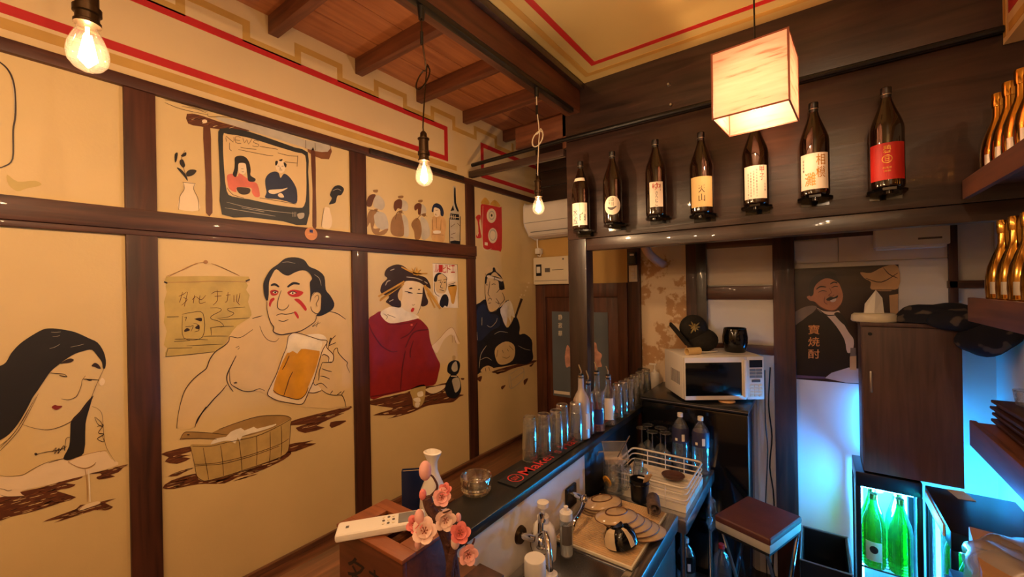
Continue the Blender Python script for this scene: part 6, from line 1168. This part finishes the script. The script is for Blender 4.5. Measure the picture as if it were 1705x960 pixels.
t.rotation_euler = (0, -.03, .86); t.scale = (1.15, 1.12, 1.1)
MB().box(-.088, .088, -.026, .026, 0, .017).build('body', 'white_plastic', t, bevel=.006, bseg=3); MB().box(.034, .072, -.019, .019, .0165, .0182).build('display', 'grey_plastic', t, bevel=.001)
for i in range(3):
    for j in range(3): MB().cyl((.004+i*.010, -.012+j*.012, .0165), (.004+i*.010, -.012+j*.012, .0185), .0028, n=8).build('button', 'ink_grey' if (i+j) % 2 else 'cream_plastic', t)
MB().box(-.07, -.064, -.004, .004, .0168, .0176).build('logo_mark', 'ink_grey', t, 0)
mat('menu_blue', (22, 34, 70), .25, var=.15, scale=5)
t = T('menu_folder', 'dark blue menu folder standing behind the wooden box', 'menu', (.868, .97, ZB), .75)
MB().box(-.05, .05, -.012, -.008, 0, .155).build('front_cover', 'menu_blue', t, bevel=.001); MB().box(-.05, .05, .008, .012, 0, .155).build('back_cover', 'menu_blue', t, bevel=.001); MB().box(-.05, -.046, -.008, .008, 0, .155).build('spine', 'menu_blue', t, 0); MB().box(-.046, .046, -.006, .006, .002, .150).build('pages', 'label_cream', t, 0)
t = T('porcelain_flask', 'white porcelain flask with a flared lip behind the blossoms', 'flask', (.945, .975, ZB)); t.scale = (1.15, 1.15, 1.25)
MB().lathe([(0, 0), (.03, 0), (.034, .004), (.040, .04), (.036, .085), (.022, .115), (.0145, .135), (.0140, .158), (.024, .178), (.026, .184), (.022, .186), (.011, .16), (0, .15)], 28, wob=lambda a, z: 1+(.12*math.cos(2*a) if z > .17 else 0)).build('body', 'white_plastic', t)
MB().lathe([(.0345, .006), (.0365, .012), (.0345, .014)], 28).build('foot_line', 'cream_plastic', t)
# plum blossom ornament
mat('bark', (84, 50, 40), .75, var=.3, scale=25, bump=.5); mat('petal_pink', (246, 182, 174), .6, var=.12, scale=30); mat('petal_pale', (250, 212, 196), .6, var=.1, scale=30); mat('petal_red', (228, 126, 120), .6, var=.12, scale=30); mat('pollen', (150, 70, 40), .6)
mat('pebble_gold', (150, 110, 64), .2, var=.5, scale=20, coat=.5)
def depth(px, py, d): d += DZ if 'DZ' in globals() else 0; v = CAM+ray(px, py)*d; return Vector((float(v[0]), float(v[1]), float(v[2])))
DZ = -.105; base = depth(752, 985, 1.02); base.z = ZB
t = T('plum_blossom_ornament', 'artificial pink plum blossom branch in a pebble pot on the bar end', 'ornament', tuple(base))
MB().lathe([(0, 0), (.03, 0), (.04, .02), (.044, .05), (.04, .055), (0, .05)], 24).build('pot', 'black_gloss', t)
pb = 0
for k in range(40):
    a = random.random()*2*PI; r_ = .038*math.sqrt(random.random()); MB().ball((r_*math.cos(a), r_*math.sin(a), .056+random.uniform(0, .03)*(1-r_/.06)), random.uniform(.006, .011), 8, 6, (1, .8, .8)).build('pebble', 'pebble_gold', t)
def br(pts, rr, name='branch'):
    P = [depth(*q) - base for q in pts]; P2 = cr([tuple(p) for p in P], 4, False); n = len(P2); MB().tube(P2, [rr[0]+(rr[1]-rr[0])*i/(n-1) for i in range(n)], 10).build(name, 'bark', t)
br([(756, 965, 1.02), (752, 930, 1.02), (745, 900, 1.01), (732, 870, 1.0), (716, 845, 1.0), (711, 828, 1.0)], (.014, .011))
br([(748, 968, 1.0), (750, 940, .99), (756, 912, .99), (758, 902, .99)], (.009, .0085))
for q in ([(716, 845, 1.0), (722, 838, .99), (737, 852, .98), (750, 848, .98)], [(712, 830, 1.0), (728, 812, 1.0), (722, 795, 1.0), (716, 790, 1.0)], [(775, 905, .99), (783, 910, .99), (788, 903, .99), (790, 896, .99)], [(742, 905, 1.0), (748, 908, .99), (750, 900, .99)], [(722, 835, .99), (735, 845, .98), (745, 842, .98)]): br(q, (.003, .0018), 'twig')
def flower(px, py, d, s, m, tilt):
    s = s*.93
    c = depth(px, py, d)-base; nrm = Vector(tuple(CAM))-(c+base); nrm.normalize(); nrm = (nrm+Vector(tilt)).normalized()
    q = nrm.to_track_quat('Z', 'Y').to_matrix().to_4x4(); fl = bpy.data.objects.new('blossom', None); COL.objects.link(fl); fl.parent = t; fl.matrix_local = Matrix.Translation(c) @ q
    for ring_ in range(2):
        for k in range(5):
            a = 2*PI*k/5+ring_*PI/5; sc_ = s*(1-.25*ring_)
            pm = MB().ball((0, 0, 0), 1, 12, 6, (.55*sc_, .48*sc_, .10*sc_)); pm.v = [(x, y, z+.35*(x*x+y*y)/sc_) for x, y, z in pm.v]
            pm.xf(Matrix.Rotation(a, 4, 'Z') @ Matrix.Translation((.52*sc_, 0, .15*sc_*ring_)) @ Matrix.Rotation(-.45-.5*ring_, 4, 'Y')).build('petal', m, fl)
    st = MB()
    for k in range(6): a = 2*PI*k/6; st.tube([(0, 0, 0), (.22*s*math.cos(a), .22*s*math.sin(a), .32*s)], .025*s, 5); st.ball((.22*s*math.cos(a), .22*s*math.sin(a), .33*s), .06*s, 6, 4)
    st.build('stamens', 'pollen', fl)
for f in ((735, 828, .985, .022, 'petal_pink', (.3, 0, .3)), (741, 864, .98, .026, 'petal_pale', (.2, 0, -.3)), (707, 884, .975, .030, 'petal_pale', (-.1, 0, .2)), (692, 872, .985, .022, 'petal_red', (-.5, 0, 0)), (766, 888, .975, .025, 'petal_red', (.2, 0, .5)), (779, 922, .975, .024, 'petal_pink', (.3, 0, -.3)), (741, 815, .995, .016, 'petal_red', (0, 0, .6))): flower(*f)
for (px, py, d, m_, s_) in ((708, 783, 1.0, 'petal_pink', .017), (704, 823, 1.0, 'petal_red', .010), (763, 861, .99, 'petal_pink', .008), (758, 902, .98, 'petal_pale', .012), (698, 860, .985, 'petal_pink', .013), (696, 905, .98, 'petal_pink', .009)):
    c = depth(px, py, d)-base; MB().ball(tuple(c), s_, 12, 8, (.8, .8, 1.25)).build('bud', m_, t)
# dark red box beside the blossoms
t = T('red_brown_case', 'dark red brown wooden case at the bottom edge beside the blossoms', 'box', (1.285, .818, ZB)); MB().box(-.038, .042, -.06, .045, 0, .02).build('body', 'post_wood', t, bevel=.002); MB().box(-.04, .044, -.062, .047, .02, .026).build('lid', 'post_wood', t, bevel=.002)
